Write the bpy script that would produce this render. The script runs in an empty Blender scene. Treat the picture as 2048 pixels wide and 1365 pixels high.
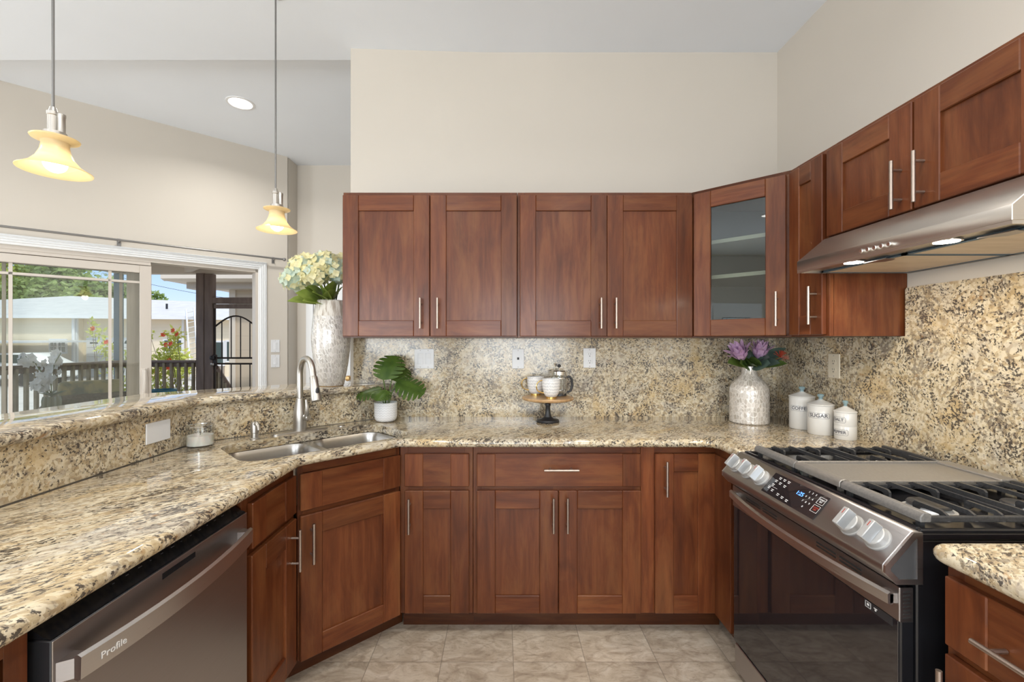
import bpy, bmesh, math, random
from mathutils import Vector, Matrix

random.seed(11)
PI = math.pi
SC = bpy.context.scene
COL = SC.collection

# ------------------------------------------------------------------ camera
CAM_H = 1.355                      # lens height above the floor
FPX = 885.0                        # focal length for a 2048 px wide frame
cam_data = bpy.data.cameras.new('camera')
cam_data.sensor_width = 36.0
cam_data.lens = FPX * 36.0 / 2048.0
cam_data.shift_x = 21.0 / 2048.0
cam_data.shift_y = 2.5 / 2048.0
cam_data.clip_start = 0.02
cam_data.clip_end = 400.0
cam = bpy.data.objects.new('camera', cam_data)
COL.objects.link(cam)
cam.location = (0, 0, CAM_H)
cam.rotation_euler = (PI / 2, 0, 0)
SC.camera = cam

# ------------------------------------------------------------------ view
SC.view_settings.view_transform = 'Standard'
SC.view_settings.look = 'None'
SC.view_settings.exposure = 0.0
SC.view_settings.gamma = 1.0
SC.view_settings.use_curve_mapping = False
SC.cycles.use_denoising = True
SC.cycles.max_bounces = 10
SC.cycles.diffuse_bounces = 5
SC.cycles.glossy_bounces = 5
SC.cycles.transmission_bounces = 6
SC.cycles.transparent_max_bounces = 16
SC.cycles.sample_clamp_indirect = 6.0
SC.cycles.caustics_reflective = False
SC.cycles.caustics_refractive = False

# ------------------------------------------------------------------ sky and sun
SKY_STRENGTH = 1.4
world = bpy.data.worlds.new('sky')
SC.world = world
world.use_nodes = True
wn = world.node_tree
wn.nodes.clear()
tcw = wn.nodes.new('ShaderNodeTexCoord')
sepw = wn.nodes.new('ShaderNodeSeparateXYZ')
wn.links.new(tcw.outputs['Generated'], sepw.inputs[0])
skyramp = wn.nodes.new('ShaderNodeValToRGB')
cr = skyramp.color_ramp
for p, c in ((0.0, (0.36, 0.35, 0.34)), (0.01, (0.70, 0.79, 0.90)), (0.05, (0.58, 0.71, 0.90)), (0.13, (0.38, 0.56, 0.86)), (0.35, (0.42, 0.58, 0.88)), (0.55, (1.0, 1.05, 1.1)), (1.0, (1.0, 1.04, 1.1))):
    e = cr.elements.new(p)
    e.color = (c[0], c[1], c[2], 1)
cr.elements.remove(cr.elements[0])
cr.elements.remove(cr.elements[-1])
wn.links.new(sepw.outputs[2], skyramp.inputs[0])
bg = wn.nodes.new('ShaderNodeBackground')
bg.inputs['Strength'].default_value = SKY_STRENGTH
wo = wn.nodes.new('ShaderNodeOutputWorld')
wn.links.new(skyramp.outputs[0], bg.inputs[0])
wn.links.new(bg.outputs[0], wo.inputs[0])


def light(name, kind, loc, energy, color=(1, 1, 1), rot=(0, 0, 0), **kw):
    d = bpy.data.lights.new(name, kind)
    d.energy = energy
    d.color = color
    for k, v in kw.items():
        setattr(d, k, v)
    o = bpy.data.objects.new(name, d)
    COL.objects.link(o)
    o.location = loc
    o.rotation_euler = rot
    return o


sun = light('sun', 'SUN', (8, -8, 14), 2.0, (1.0, 0.95, 0.88), (math.radians(42), 0, math.radians(38)), angle=math.radians(4))

# area lamps added inside the unseen windows to boost the interior daylight
DAY = (0.90, 0.96, 1.0)
light('window_fill_lamp', 'AREA', (-2.6, -3.42, 1.45), 118, DAY, (PI / 2, 0, 0), shape='RECTANGLE', size=2.5, size_y=1.5)
light('window_fill_lamp', 'AREA', (0.35, -3.42, 1.45), 92, DAY, (PI / 2, 0, 0), shape='RECTANGLE', size=1.8, size_y=1.5)
light('window_fill_lamp', 'AREA', (-5.1, 0.25, 1.35), 80, DAY, (PI / 2, 0, -PI / 2), shape='RECTANGLE', size=1.5, size_y=1.7)
# recessed ceiling cans (their housings are built further down)
CANS = [(-0.55, 0.75), (0.75, 0.75), (-0.55, -0.9), (0.75, -0.9), (-2.6, -0.6), (-3.6, -2.0)]
CAN_Z = 3.08
for cx, cy in CANS:
    light('ceiling_can_light', 'AREA', (cx, cy, CAN_Z - 0.012), 11, (1.0, 0.96, 0.90), (0, 0, 0), shape='DISK', size=0.13, spread=math.radians(150))
DINE_CANS = [(-2.0, 3.39), (-3.3, 1.2)]
light('ceiling_can_light', 'AREA', (-2.0, 3.39, 3.172), 13, (1.0, 0.97, 0.92), (0, 0, 0), shape='DISK', size=0.14, spread=math.radians(150))
light('ceiling_can_light', 'AREA', (-3.3, 1.2, 3.09), 22, (1.0, 0.97, 0.92), (0, 0, 0), shape='DISK', size=0.14, spread=math.radians(150))  # lamp of an unseen can, added to brighten the dining side

# ------------------------------------------------------------------ node helpers
def newmat(name):
    m = bpy.data.materials.new(name)
    m.use_nodes = True
    nt = m.node_tree
    return m, nt, nt.nodes['Principled BSDF']


def nd(nt, typ, ins=None, **props):
    n = nt.nodes.new('ShaderNode' + typ)
    for k, v in props.items():
        setattr(n, k, v)
    for k, v in (ins or {}).items():
        s = n.inputs[k]
        if isinstance(v, bpy.types.NodeSocket):
            nt.links.new(v, s)
        else:
            s.default_value = v
    return n


def rgba(c):
    return (c[0], c[1], c[2], 1.0)


def ramp(nt, fac, stops, interp='LINEAR'):
    n = nd(nt, 'ValToRGB', {'Fac': fac})
    cr = n.color_ramp
    cr.interpolation = interp
    while len(cr.elements) < len(stops):
        cr.elements.new(0.5)
    for e, (p, c) in zip(cr.elements, stops):
        e.position = p
        e.color = rgba(c) if not isinstance(c, (int, float)) else (c, c, c, 1)
    return n.outputs[0]


def mixc(nt, fac, a, b, mode='MIX'):
    n = nt.nodes.new('ShaderNodeMix')
    n.data_type = 'RGBA'
    n.blend_type = mode
    for s, v in ((n.inputs[0], fac), (n.inputs[6], a), (n.inputs[7], b)):
        if isinstance(v, bpy.types.NodeSocket):
            nt.links.new(v, s)
        elif isinstance(v, (tuple, list)):
            s.default_value = rgba(v)
        else:
            s.default_value = v
    return n.outputs[2]


def math_(nt, op, a, b=0.0, c=0.0):
    n = nd(nt, 'Math', {0: a, 1: b, 2: c}, operation=op)
    return n.outputs[0]


def link(nt, a, b):
    nt.links.new(a, b)


def bump(nt, bsdf, height, strength, dist=0.002):
    b = nd(nt, 'Bump', {'Height': height, 'Strength': strength, 'Distance': dist})
    link(nt, b.outputs[0], bsdf.inputs['Normal'])


def objcoord(nt, scale=(1, 1, 1), rnd=0.0, rot=(0, 0, 0)):
    tc = nd(nt, 'TexCoord')
    v = tc.outputs['Object']
    if rnd:
        oi = nd(nt, 'ObjectInfo')
        off = math_(nt, 'MULTIPLY', oi.outputs['Random'], rnd)
        comb = nd(nt, 'CombineXYZ', {0: off, 1: off, 2: off})
        v = nd(nt, 'VectorMath', {0: v, 1: comb.outputs[0]}, operation='ADD').outputs[0]
    return nd(nt, 'Mapping', {'Vector': v, 'Scale': scale, 'Rotation': rot}).outputs[0]


def noise(nt, vec, scale, detail=4, rough=0.55, dist=0.0):
    return nd(nt, 'TexNoise', {'Vector': vec, 'Scale': scale, 'Detail': detail, 'Roughness': rough, 'Distortion': dist}).outputs[0]


def plain(name, col, rough=0.5, metal=0.0, **kw):
    m, nt, b = newmat(name)
    b.inputs['Base Color'].default_value = rgba(col)
    b.inputs['Roughness'].default_value = rough
    b.inputs['Metallic'].default_value = metal
    for k, v in kw.items():
        b.inputs[k].default_value = v
    return m


def mottled(name, a, b_, scale=8, rough=0.5, metal=0.0, bumps=0.0, stretch=(1, 1, 1), detail=4, lo=0.35, hi=0.65, **kw):
    m, nt, b = newmat(name)
    v = objcoord(nt, stretch, 5.0)
    n = noise(nt, v, scale, detail)
    link(nt, ramp(nt, n, [(lo, a), (hi, b_)]), b.inputs['Base Color'])
    b.inputs['Roughness'].default_value = rough
    b.inputs['Metallic'].default_value = metal
    for k, val in kw.items():
        b.inputs[k].default_value = val
    if bumps:
        bump(nt, b, n, bumps)
    return m


def emit(name, col, strength):
    m, nt, b = newmat(name)
    b.inputs['Base Color'].default_value = rgba(col)
    b.inputs['Emission Color'].default_value = rgba(col)
    b.inputs['Emission Strength'].default_value = strength
    return m


# ------------------------------------------------------------------ materials
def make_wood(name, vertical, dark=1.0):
    m, nt, b = newmat(name)
    sc = (16, 16, 1.3) if vertical else (1.3, 1.3, 16)
    v = objcoord(nt, sc, 23.0)
    v2 = objcoord(nt, (6.5, 6.5, 1.5) if vertical else (1.5, 1.5, 6.5), 31.0)
    grain = noise(nt, v, 2.4, 9, 0.62, 0.5)
    blot = noise(nt, v2, 1.5, 5, 0.6, 0.8)
    at = nd(nt, 'Attribute', attribute_name='tone').outputs['Fac']
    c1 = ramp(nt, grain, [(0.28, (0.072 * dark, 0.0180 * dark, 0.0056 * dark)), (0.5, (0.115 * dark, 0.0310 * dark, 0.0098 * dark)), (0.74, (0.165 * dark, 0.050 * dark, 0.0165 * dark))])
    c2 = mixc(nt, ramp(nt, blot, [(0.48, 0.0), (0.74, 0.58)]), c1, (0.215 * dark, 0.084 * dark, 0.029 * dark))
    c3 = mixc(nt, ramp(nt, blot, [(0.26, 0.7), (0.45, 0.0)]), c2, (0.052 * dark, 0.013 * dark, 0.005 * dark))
    hs = nd(nt, 'HueSaturation', {'Color': c3, 'Value': math_(nt, 'ADD', at, 0.5), 'Saturation': 1.0})
    link(nt, hs.outputs[0], b.inputs['Base Color'])
    link(nt, ramp(nt, grain, [(0.2, 0.42), (0.8, 0.3)]), b.inputs['Roughness'])
    b.inputs['Coat Weight'].default_value = 0.13
    b.inputs['Coat Roughness'].default_value = 0.16
    b.inputs['Specular IOR Level'].default_value = 0.32
    bump(nt, b, grain, 0.05, 0.001)
    return m


WOOD_V = make_wood('cherry_wood_upright', True)
WOOD_H = make_wood('cherry_wood_level', False)
WOOD_D = make_wood('cherry_wood_toe_shade', False, 0.62)  # same cherry, darkened to paint in the shade of the toe recess


def make_granite(name, stretch, rot=0.0, gloss=0.17):
    m, nt, b = newmat(name)
    v0 = objcoord(nt, (1, 1, 1), 0.0, (0, 0, rot))
    v = nd(nt, 'Mapping', {'Vector': v0, 'Scale': stretch}).outputs[0]
    wob = nd(nt, 'TexNoise', {'Vector': v, 'Scale': 5.0, 'Detail': 3.0})
    vw = mixc(nt, 0.06, v, wob.outputs['Color'], 'ADD')
    big = noise(nt, vw, 5.5, 5, 0.6, 0.9)
    mid = noise(nt, vw, 40, 5, 0.62, 0.3)
    fine = noise(nt, vw, 120, 4, 0.6)
    vor = nd(nt, 'TexVoronoi', {'Vector': vw, 'Scale': 95.0}, feature='F1')
    cell = nd(nt, 'SeparateColor', {0: vor.outputs['Color']}).outputs[0]
    base = ramp(nt, mid, [(0.30, (0.235, 0.190, 0.140)), (0.41, (0.385, 0.305, 0.20)), (0.50, (0.485, 0.395, 0.255)), (0.60, (0.600, 0.525, 0.385)), (0.72, (0.500, 0.460, 0.405))])
    base = mixc(nt, ramp(nt, cell, [(0.45, 0.0), (0.8, 0.75)]), base, (0.68, 0.60, 0.45))
    base = mixc(nt, ramp(nt, cell, [(0.1, 0.5), (0.3, 0.0)]), base, (0.36, 0.26, 0.145))
    base = mixc(nt, ramp(nt, big, [(0.54, 0.0), (0.68, 0.6)]), base, (0.53, 0.375, 0.175))
    base = mixc(nt, ramp(nt, big, [(0.34, 0.5), (0.47, 0.0)]), base, (0.43, 0.40, 0.36))
    thr = math_(nt, 'ADD', fine, math_(nt, 'MULTIPLY', math_(nt, 'SUBTRACT', noise(nt, vw, 13, 4, 0.65), 0.5), 0.62))
    speck = ramp(nt, thr, [(0.395, 1.0), (0.445, 0.0)])
    base = mixc(nt, math_(nt, 'MULTIPLY', speck, 0.93), base, (0.050, 0.042, 0.038))
    thr2 = math_(nt, 'ADD', noise(nt, vw, 70, 3, 0.6), math_(nt, 'MULTIPLY', math_(nt, 'SUBTRACT', noise(nt, vw, 7.5, 3, 0.6), 0.5), 0.8))
    base = mixc(nt, math_(nt, 'MULTIPLY', ramp(nt, thr2, [(0.34, 1.0), (0.44, 0.0)]), 0.62), base, (0.105, 0.082, 0.068))
    rust = noise(nt, vw, 38, 3, 0.6)
    base = mixc(nt, ramp(nt, rust, [(0.64, 0.0), (0.72, 0.55)]), base, (0.40, 0.215, 0.085))
    link(nt, base, b.inputs['Base Color'])
    b.inputs['Roughness'].default_value = gloss
    b.inputs['Specular IOR Level'].default_value = 0.55
    return m


GRANITE = make_granite('speckled_granite', (1, 1, 1))
GRANITE_TOP = make_granite('veined_granite', (0.58, 1.2, 1.0), rot=-0.8, gloss=0.025)


def make_wall(name, col, sc=260, st=0.06):
    m, nt, b = newmat(name)
    v = objcoord(nt)
    n = noise(nt, v, sc, 3)
    n2 = noise(nt, v, 1.2, 3)
    c = tuple(x * 0.965 for x in col)
    link(nt, ramp(nt, n2, [(0.3, c), (0.7, col)]), b.inputs['Base Color'])
    b.inputs['Roughness'].default_value = 0.75
    b.inputs['Specular IOR Level'].default_value = 0.25
    bump(nt, b, n, st, 0.002)
    return m


WALL = make_wall('beige_wall_paint', (0.612, 0.566, 0.503))
CEIL = make_wall('white_ceiling_paint', (0.82, 0.865, 0.93), 170, 0.10)
WHITE_TRIM = plain('white_trim_paint', (0.77, 0.78, 0.79), 0.35)
WHITE_PLASTIC = plain('white_plastic', (0.74, 0.75, 0.77), 0.35)
ALMOND = plain('almond_plastic', (0.68, 0.61, 0.48), 0.35)
BLACK_SLOT = plain('dark_slot', (0.02, 0.02, 0.02), 0.6)
VINYL = plain('taupe_vinyl', (0.56, 0.51, 0.455), 0.4)
VINYL_D = mottled('brown_grey_vinyl', (0.25, 0.21, 0.175), (0.34, 0.29, 0.245), 30, 0.45, stretch=(1, 1, 0.05))


def make_metal(name, col, rough, streak=(1, 1, 60), amt=0.035, metal=1.0):
    m, nt, b = newmat(name)
    v = objcoord(nt, streak, 3.0)
    n = noise(nt, v, 14, 4, 0.6)
    c0 = tuple(x * (1 - amt) for x in col)
    link(nt, ramp(nt, n, [(0.3, c0), (0.7, col)]), b.inputs['Base Color'])
    link(nt, ramp(nt, n, [(0.3, rough * 1.15), (0.7, rough * 0.85)]), b.inputs['Roughness'])
    b.inputs['Metallic'].default_value = metal
    return m


STEEL = make_metal('brushed_stainless', (0.62, 0.60, 0.59), 0.32)
STEEL_HOOD = make_metal('brushed_hood_stainless', (0.62, 0.575, 0.525), 0.34)
STEEL_DARK = make_metal('slate_stainless', (0.43, 0.41, 0.41), 0.33)
STEEL_SINK = plain('sink_stainless', (0.50, 0.485, 0.465), 0.27, 1.0)
NICKEL = make_metal('brushed_nickel', (0.52, 0.495, 0.46), 0.36)
CHROME = plain('bright_chrome', (0.82, 0.82, 0.82), 0.12, 1.0)
PULL = make_metal('satin_pull_metal', (0.43, 0.355, 0.305), 0.40)
BLACK_GLOSS = plain('black_enamel', (0.012, 0.012, 0.014), 0.12)
BLACK_GLASS = plain('black_oven_glass', (0.016, 0.014, 0.016), 0.035, **{'Specular IOR Level': 1.0})
BLACK_SAT = plain('black_satin', (0.022, 0.022, 0.025), 0.38)
IRON = mottled('cast_iron', (0.028, 0.028, 0.030), (0.05, 0.05, 0.052), 200, 0.30, bumps=0.08)
GRIDDLE = mottled('griddle_iron', (0.24, 0.225, 0.205), (0.30, 0.28, 0.26), 60, 0.38, metal=0.45, stretch=(1, 8, 1))
KNOB_GREY = plain('knob_grey', (0.42, 0.44, 0.46), 0.3, 0.5)
KNOB_LIGHT = plain('knob_satin_silver', (0.46, 0.46, 0.455), 0.38, 0.3)
PRINT_WHITE = plain('pale_print', (0.75, 0.75, 0.75), 0.5)
PRINT_GREY = plain('grey_print', (0.40, 0.38, 0.37), 0.5)
PRINT_RED = plain('red_print', (0.42, 0.05, 0.03), 0.5)
PRINT_DARK = plain('dark_print', (0.10, 0.10, 0.115), 0.6)
LED_BLUE = emit('blue_clock_digits', (0.10, 0.30, 1.0), 2.2)
GOLD = plain('gold_lustre', (0.80, 0.55, 0.20), 0.18, 1.0)
BRASS = plain('aged_brass', (0.42, 0.27, 0.12), 0.3, 1.0)
FILTER = mottled('hood_filter_panel', (0.70, 0.575, 0.43), (0.80, 0.675, 0.53), 7, 0.5, metal=0.0, stretch=(1, 6, 1))
MAPLE = plain('pale_maple_interior', (0.80, 0.73, 0.54), 0.5)
CERAMIC = plain('white_ceramic', (0.66, 0.645, 0.615), 0.16)
CERAMIC_POT = plain('matte_white_ceramic', (0.78, 0.785, 0.80), 0.4)
ICE_GLASS = plain('pale_blue_glass', (0.45, 0.66, 0.72), 0.08, **{'Transmission Weight': 0.55})
SOIL = mottled('dark_soil', (0.03, 0.02, 0.012), (0.07, 0.05, 0.03), 120, 0.9)
WAX = plain('cream_wax', (0.80, 0.775, 0.73), 0.45, **{'Subsurface Weight': 0.2})


def make_thin_glass(name, tint=(1, 1, 1), rough=0.0, ior=1.5, base=0.0):
    m, nt, b = newmat(name)
    nt.nodes.remove(b)
    out = [n for n in nt.nodes if n.type == 'OUTPUT_MATERIAL'][0]
    f0 = ((ior - 1) / (ior + 1)) ** 2
    lw = nd(nt, 'LayerWeight', {'Blend': 0.5})
    p5 = math_(nt, 'POWER', lw.outputs['Facing'], 5.0)
    fac = math_(nt, 'MULTIPLY_ADD', p5, 1.0 - f0, f0 + base)
    tr = nd(nt, 'BsdfTransparent', {'Color': rgba(tint)})
    gl = nd(nt, 'BsdfGlossy', {'Color': (1, 1, 1, 1), 'Roughness': rough})
    mx = nd(nt, 'MixShader', {0: fac, 1: tr.outputs[0], 2: gl.outputs[0]})
    link(nt, mx.outputs[0], out.inputs[0])
    return m


PANE = make_thin_glass('window_glass', (0.95, 0.97, 0.96), 0.0, 1.45, 0.0)
CAB_GLASS = make_thin_glass('cabinet_glass', (0.66, 0.70, 0.70), 0.0, 1.5, 0.02)
JAR_GLASS = make_thin_glass('clear_jar_glass', (0.955, 0.96, 0.955), 0.02, 1.45, 0.015)


def make_shade():
    m, nt, b = newmat('alabaster_glass_shade')
    v = objcoord(nt, (1, 1, 3.5), 4.0)
    n = noise(nt, v, 9, 4, 0.6, 2.2)
    link(nt, ramp(nt, n, [(0.3, (0.82, 0.69, 0.43)), (0.7, (0.90, 0.82, 0.62))]), b.inputs['Base Color'])
    b.inputs['Roughness'].default_value = 0.25
    b.inputs['Subsurface Weight'].default_value = 0.0
    b.inputs['Transmission Weight'].default_value = 0.0
    tl = nd(nt, 'BsdfTranslucent', {'Color': (1.0, 0.87, 0.61, 1)})
    mx = nd(nt, 'MixShader', {0: 0.55, 1: b.outputs[0], 2: tl.outputs[0]})
    out = [x for x in nt.nodes if x.type == 'OUTPUT_MATERIAL'][0]
    link(nt, mx.outputs[0], out.inputs[0])
    return m


SHADE = make_shade()
BULB = emit('lit_bulb', (1.0, 0.95, 0.85), 4.5)
CAN_LENS = emit('lit_can_lens', (1.0, 0.98, 0.95), 8.0)
HOOD_LENS = emit('lit_hood_lens', (1.0, 0.93, 0.80), 12.0)
CORD = plain('grey_rod', (0.24, 0.235, 0.23), 0.4, 0.6)


def cyl_coords(nt, rscale, zscale, shear=0.0):
    tc = nd(nt, 'TexCoord')
    s = nd(nt, 'SeparateXYZ', {0: tc.outputs['Object']})
    ang = math_(nt, 'ARCTAN2', s.outputs[1], s.outputs[0])
    return ang, s.outputs[2], nd(nt, 'CombineXYZ', {0: math_(nt, 'ADD', math_(nt, 'MULTIPLY', ang, rscale), math_(nt, 'MULTIPLY', s.outputs[2], shear)), 1: math_(nt, 'MULTIPLY', s.outputs[2], zscale), 2: 0.0}).outputs[0]


def make_pearl(name, rs, zs, line=(0.80, 0.78, 0.74), ca=(0.50, 0.455, 0.40), cb=(0.72, 0.69, 0.645), edge=0.10, shear=0.0):
    m, nt, b = newmat(name)
    ang, z, v = cyl_coords(nt, rs, zs, shear)
    vo = nd(nt, 'TexVoronoi', {'Vector': v, 'Scale': 1.0, 'Randomness': 0.72}, feature='DISTANCE_TO_EDGE')
    vc = nd(nt, 'TexVoronoi', {'Vector': v, 'Scale': 1.0, 'Randomness': 0.72}, feature='F1')
    cell = nd(nt, 'SeparateColor', {0: vc.outputs['Color']})
    col = ramp(nt, cell.outputs[0], [(0.1, ca), (0.9, cb)])
    ln = ramp(nt, vo.outputs['Distance'], [(edge * 0.45, 1.0), (edge, 0.0)])
    link(nt, mixc(nt, ln, col, line), b.inputs['Base Color'])
    link(nt, ramp(nt, cell.outputs[1], [(0.0, 0.14), (1.0, 0.36)]), b.inputs['Roughness'])
    b.inputs['Metallic'].default_value = 0.12
    b.inputs['Coat Weight'].default_value = 0.5
    b.inputs['Coat Roughness'].default_value = 0.1
    bump(nt, b, ln, 0.25, 0.002)
    return m


PEARL_BIG = make_pearl('petal_mosaic_pearl', 7.5, 38.0, (0.60, 0.57, 0.54), (0.36, 0.335, 0.31), (0.52, 0.49, 0.455), 0.15, 16.0)
PEARL_SMALL = make_pearl('scale_mosaic_pearl', 6.0, 42.0, (0.68, 0.64, 0.59), (0.43, 0.39, 0.34), (0.56, 0.51, 0.46), 0.13)


def make_mug():
    m, nt, b = newmat('dashed_mug_glaze')
    ang, z, v = cyl_coords(nt, 9.0, 62.0)
    br = nd(nt, 'TexVoronoi', {'Vector': v, 'Scale': 1.0, 'Randomness': 0.35}, feature='DISTANCE_TO_EDGE')
    f = ramp(nt, br.outputs['Distance'], [(0.12, 0.0), (0.22, 0.75)])
    link(nt, mixc(nt, f, (0.82, 0.80, 0.78), (0.42, 0.43, 0.45)), b.inputs['Base Color'])
    b.inputs['Roughness'].default_value = 0.15
    return m


MUG = make_mug()


def make_chevron():
    m, nt, b = newmat('chevron_pot_glaze')
    ang, z, v = cyl_coords(nt, 1.0, 1.0)
    tri = math_(nt, 'PINGPONG', math_(nt, 'MULTIPLY', ang, 22 / (2 * PI)), 0.5)
    ph = math_(nt, 'ADD', math_(nt, 'MULTIPLY', z, 75.0), tri)
    w = math_(nt, 'PINGPONG', ph, 0.5)
    f = ramp(nt, w, [(0.10, 1.0), (0.2, 0.0)])
    link(nt, mixc(nt, math_(nt, 'MULTIPLY', f, 0.5), (0.80, 0.80, 0.815), (0.50, 0.51, 0.53)), b.inputs['Base Color'])
    b.inputs['Roughness'].default_value = 0.42
    bump(nt, b, f, -0.4, 0.002)
    return m


CHEVRON = make_chevron()


def make_leaf(name, a, b_, sc=12, trans=0.25):
    m, nt, b = newmat(name)
    v = objcoord(nt, (1, 1, 1), 7.0)
    n = noise(nt, v, sc, 4)
    link(nt, ramp(nt, n, [(0.32, a), (0.68, b_)]), b.inputs['Base Color'])
    b.inputs['Roughness'].default_value = 0.42
    tl = nd(nt, 'BsdfTranslucent', {'Color': rgba(tuple(min(1, x * 1.6) for x in b_))})
    mx = nd(nt, 'MixShader', {0: trans, 1: b.outputs[0], 2: tl.outputs[0]})
    out = [x for x in nt.nodes if x.type == 'OUTPUT_MATERIAL'][0]
    link(nt, mx.outputs[0], out.inputs[0])
    return m


LEAF_MON = make_leaf('monstera_green', (0.030, 0.068, 0.012), (0.080, 0.140, 0.022), 25)
LEAF_HYD = make_leaf('hydrangea_leaf_green', (0.13, 0.19, 0.03), (0.24, 0.30, 0.07), 18)
LEAF_EUC = make_leaf('grey_green_leaf', (0.065, 0.11, 0.09), (0.13, 0.19, 0.155), 30)
LEAF_PRO = make_leaf('fresh_green_leaf', (0.045, 0.095, 0.022), (0.13, 0.20, 0.045), 30)
STEM = plain('green_stem', (0.10, 0.16, 0.04), 0.5)
PETAL_CREAM = make_leaf('cream_petal', (0.62, 0.56, 0.27), (0.74, 0.70, 0.48), 40, 0.3)
PETAL_BLUE = make_leaf('pale_blue_green_petal', (0.34, 0.46, 0.44), (0.58, 0.64, 0.52), 40, 0.3)
PETAL_LILAC = make_leaf('lilac_petal', (0.50, 0.28, 0.50), (0.72, 0.52, 0.70), 60, 0.2)
PETAL_WHITE = make_leaf('white_petal', (0.74, 0.72, 0.72), (0.86, 0.85, 0.84), 30, 0.3)
RED_FIL = plain('red_filament', (0.42, 0.06, 0.03), 0.5)
RED_PETAL = make_leaf('red_petal', (0.62, 0.05, 0.02), (0.80, 0.12, 0.05), 30, 0.2)
TREE_A = make_leaf('bright_tree_green', (0.18, 0.26, 0.04), (0.58, 0.62, 0.15), 0.5, 0.3)  # yellow-green leaf colour, brighter than the deep green
TREE_B = make_leaf('deep_tree_green', (0.13, 0.21, 0.06), (0.36, 0.45, 0.15), 0.5, 0.3)
BUSH = make_leaf('bush_green', (0.26, 0.33, 0.06), (0.58, 0.60, 0.15), 3, 0.3)
BARK = mottled('grey_bark', (0.10, 0.075, 0.055), (0.19, 0.15, 0.11), 10, 0.9)


def make_floor():
    m, nt, b = newmat('travertine_tile')
    tc = nd(nt, 'TexCoord')
    s = nd(nt, 'SeparateXYZ', {0: tc.outputs['Object']})
    T = 0.305
    gx = math_(nt, 'DIVIDE', math_(nt, 'SUBTRACT', s.outputs[0], 0.05), T)
    gy = math_(nt, 'DIVIDE', math_(nt, 'SUBTRACT', s.outputs[1], 1.874), T)
    ix, iy = math_(nt, 'FLOOR', gx), math_(nt, 'FLOOR', gy)
    fx, fy = math_(nt, 'PINGPONG', gx, 0.5), math_(nt, 'PINGPONG', gy, 0.5)
    d = math_(nt, 'MINIMUM', fx, fy)
    grout = ramp(nt, d, [(0.003, 1.0), (0.007, 0.0)])
    cellv = nd(nt, 'CombineXYZ', {0: ix, 1: iy, 2: 0.0}).outputs[0]
    wn_ = nd(nt, 'TexWhiteNoise', {'Vector': cellv})
    off = nd(nt, 'VectorMath', {0: wn_.outputs['Color'], 1: (9, 9, 9)}, operation='MULTIPLY').outputs[0]
    v = nd(nt, 'VectorMath', {0: tc.outputs['Object'], 1: off}, operation='ADD').outputs[0]
    vs = nd(nt, 'Mapping', {'Vector': v, 'Scale': (1.0, 2.0, 1), 'Rotation': (0, 0, 0.5)}).outputs[0]
    n1 = noise(nt, vs, 6.5, 8, 0.66, 1.4)
    n2 = noise(nt, vs, 34, 6, 0.6, 0.6)
    c = ramp(nt, n1, [(0.3, (0.32, 0.25, 0.185)), (0.44, (0.46, 0.375, 0.285)), (0.55, (0.56, 0.47, 0.37)), (0.70, (0.66, 0.58, 0.48))])
    c = mixc(nt, ramp(nt, n2, [(0.30, 0.45), (0.46, 0.0)]), c, (0.22, 0.165, 0.12))
    c = mixc(nt, ramp(nt, n2, [(0.60, 0.0), (0.75, 0.35)]), c, (0.60, 0.53, 0.45))
    vein = nd(nt, 'TexWave', {'Vector': vs, 'Scale': 1.7, 'Distortion': 11.0, 'Detail': 4.0, 'Detail Scale': 1.6}).outputs['Fac']
    c = mixc(nt, ramp(nt, vein, [(0.0, 0.28), (0.06, 0.0)]), c, (0.25, 0.18, 0.13))
    tv = nd(nt, 'HueSaturation', {'Color': c, 'Value': math_(nt, 'ADD', 0.87, math_(nt, 'MULTIPLY', wn_.outputs['Value'], 0.24))}).outputs[0]
    link(nt, mixc(nt, math_(nt, 'MULTIPLY', grout, 0.75), tv, (0.20, 0.165, 0.13)), b.inputs['Base Color'])
    b.inputs['Roughness'].default_value = 0.30
    bump(nt, b, grout, -0.3, 0.002)
    return m


FLOOR = make_floor()
SIDING = None


def make_siding(name, col, period=0.2):
    m, nt, b = newmat(name)
    tc = nd(nt, 'TexCoord')
    s = nd(nt, 'SeparateXYZ', {0: tc.outputs['Object']})
    f = math_(nt, 'FRACT', math_(nt, 'DIVIDE', s.outputs[2], period))
    e = ramp(nt, f, [(0.0, 1.0), (0.10, 0.0)])
    dk = tuple(x * 0.8 for x in col)
    link(nt, mixc(nt, math_(nt, 'MULTIPLY', e, 0.5), col, dk), b.inputs['Base Color'])
    b.inputs['Roughness'].default_value = 0.7
    bump(nt, b, f, 0.3, 0.02)
    return m


SIDING = make_siding('beige_lap_siding', (0.84, 0.73, 0.55))
SIDING_T = make_siding('tan_board_siding', (0.60, 0.51, 0.40), 0.3)
ROOF_WHITE = mottled('white_metal_roof', (0.46, 0.47, 0.49), (0.53, 0.54, 0.55), 2, 0.5)
EAVE = plain('taupe_eave_paint', (0.52, 0.46, 0.39), 0.6)
EAVE_L = plain('pale_eave_paint', (0.74, 0.67, 0.58), 0.6)
DARKWOOD = mottled('dark_brown_stain', (0.140, 0.100, 0.082), (0.20, 0.148, 0.122), 14, 0.55, stretch=(1, 1, 0.2))
BALUSTER = mottled('olive_brown_stain', (0.22, 0.185, 0.12), (0.32, 0.275, 0.19), 9, 0.6)
POST_BLUE = plain('slate_blue_paint', (0.085, 0.16, 0.22), 0.5)
CONCRETE = mottled('pale_driveway_concrete', (0.47, 0.455, 0.45), (0.58, 0.565, 0.555), 1.5, 0.8)
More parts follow.
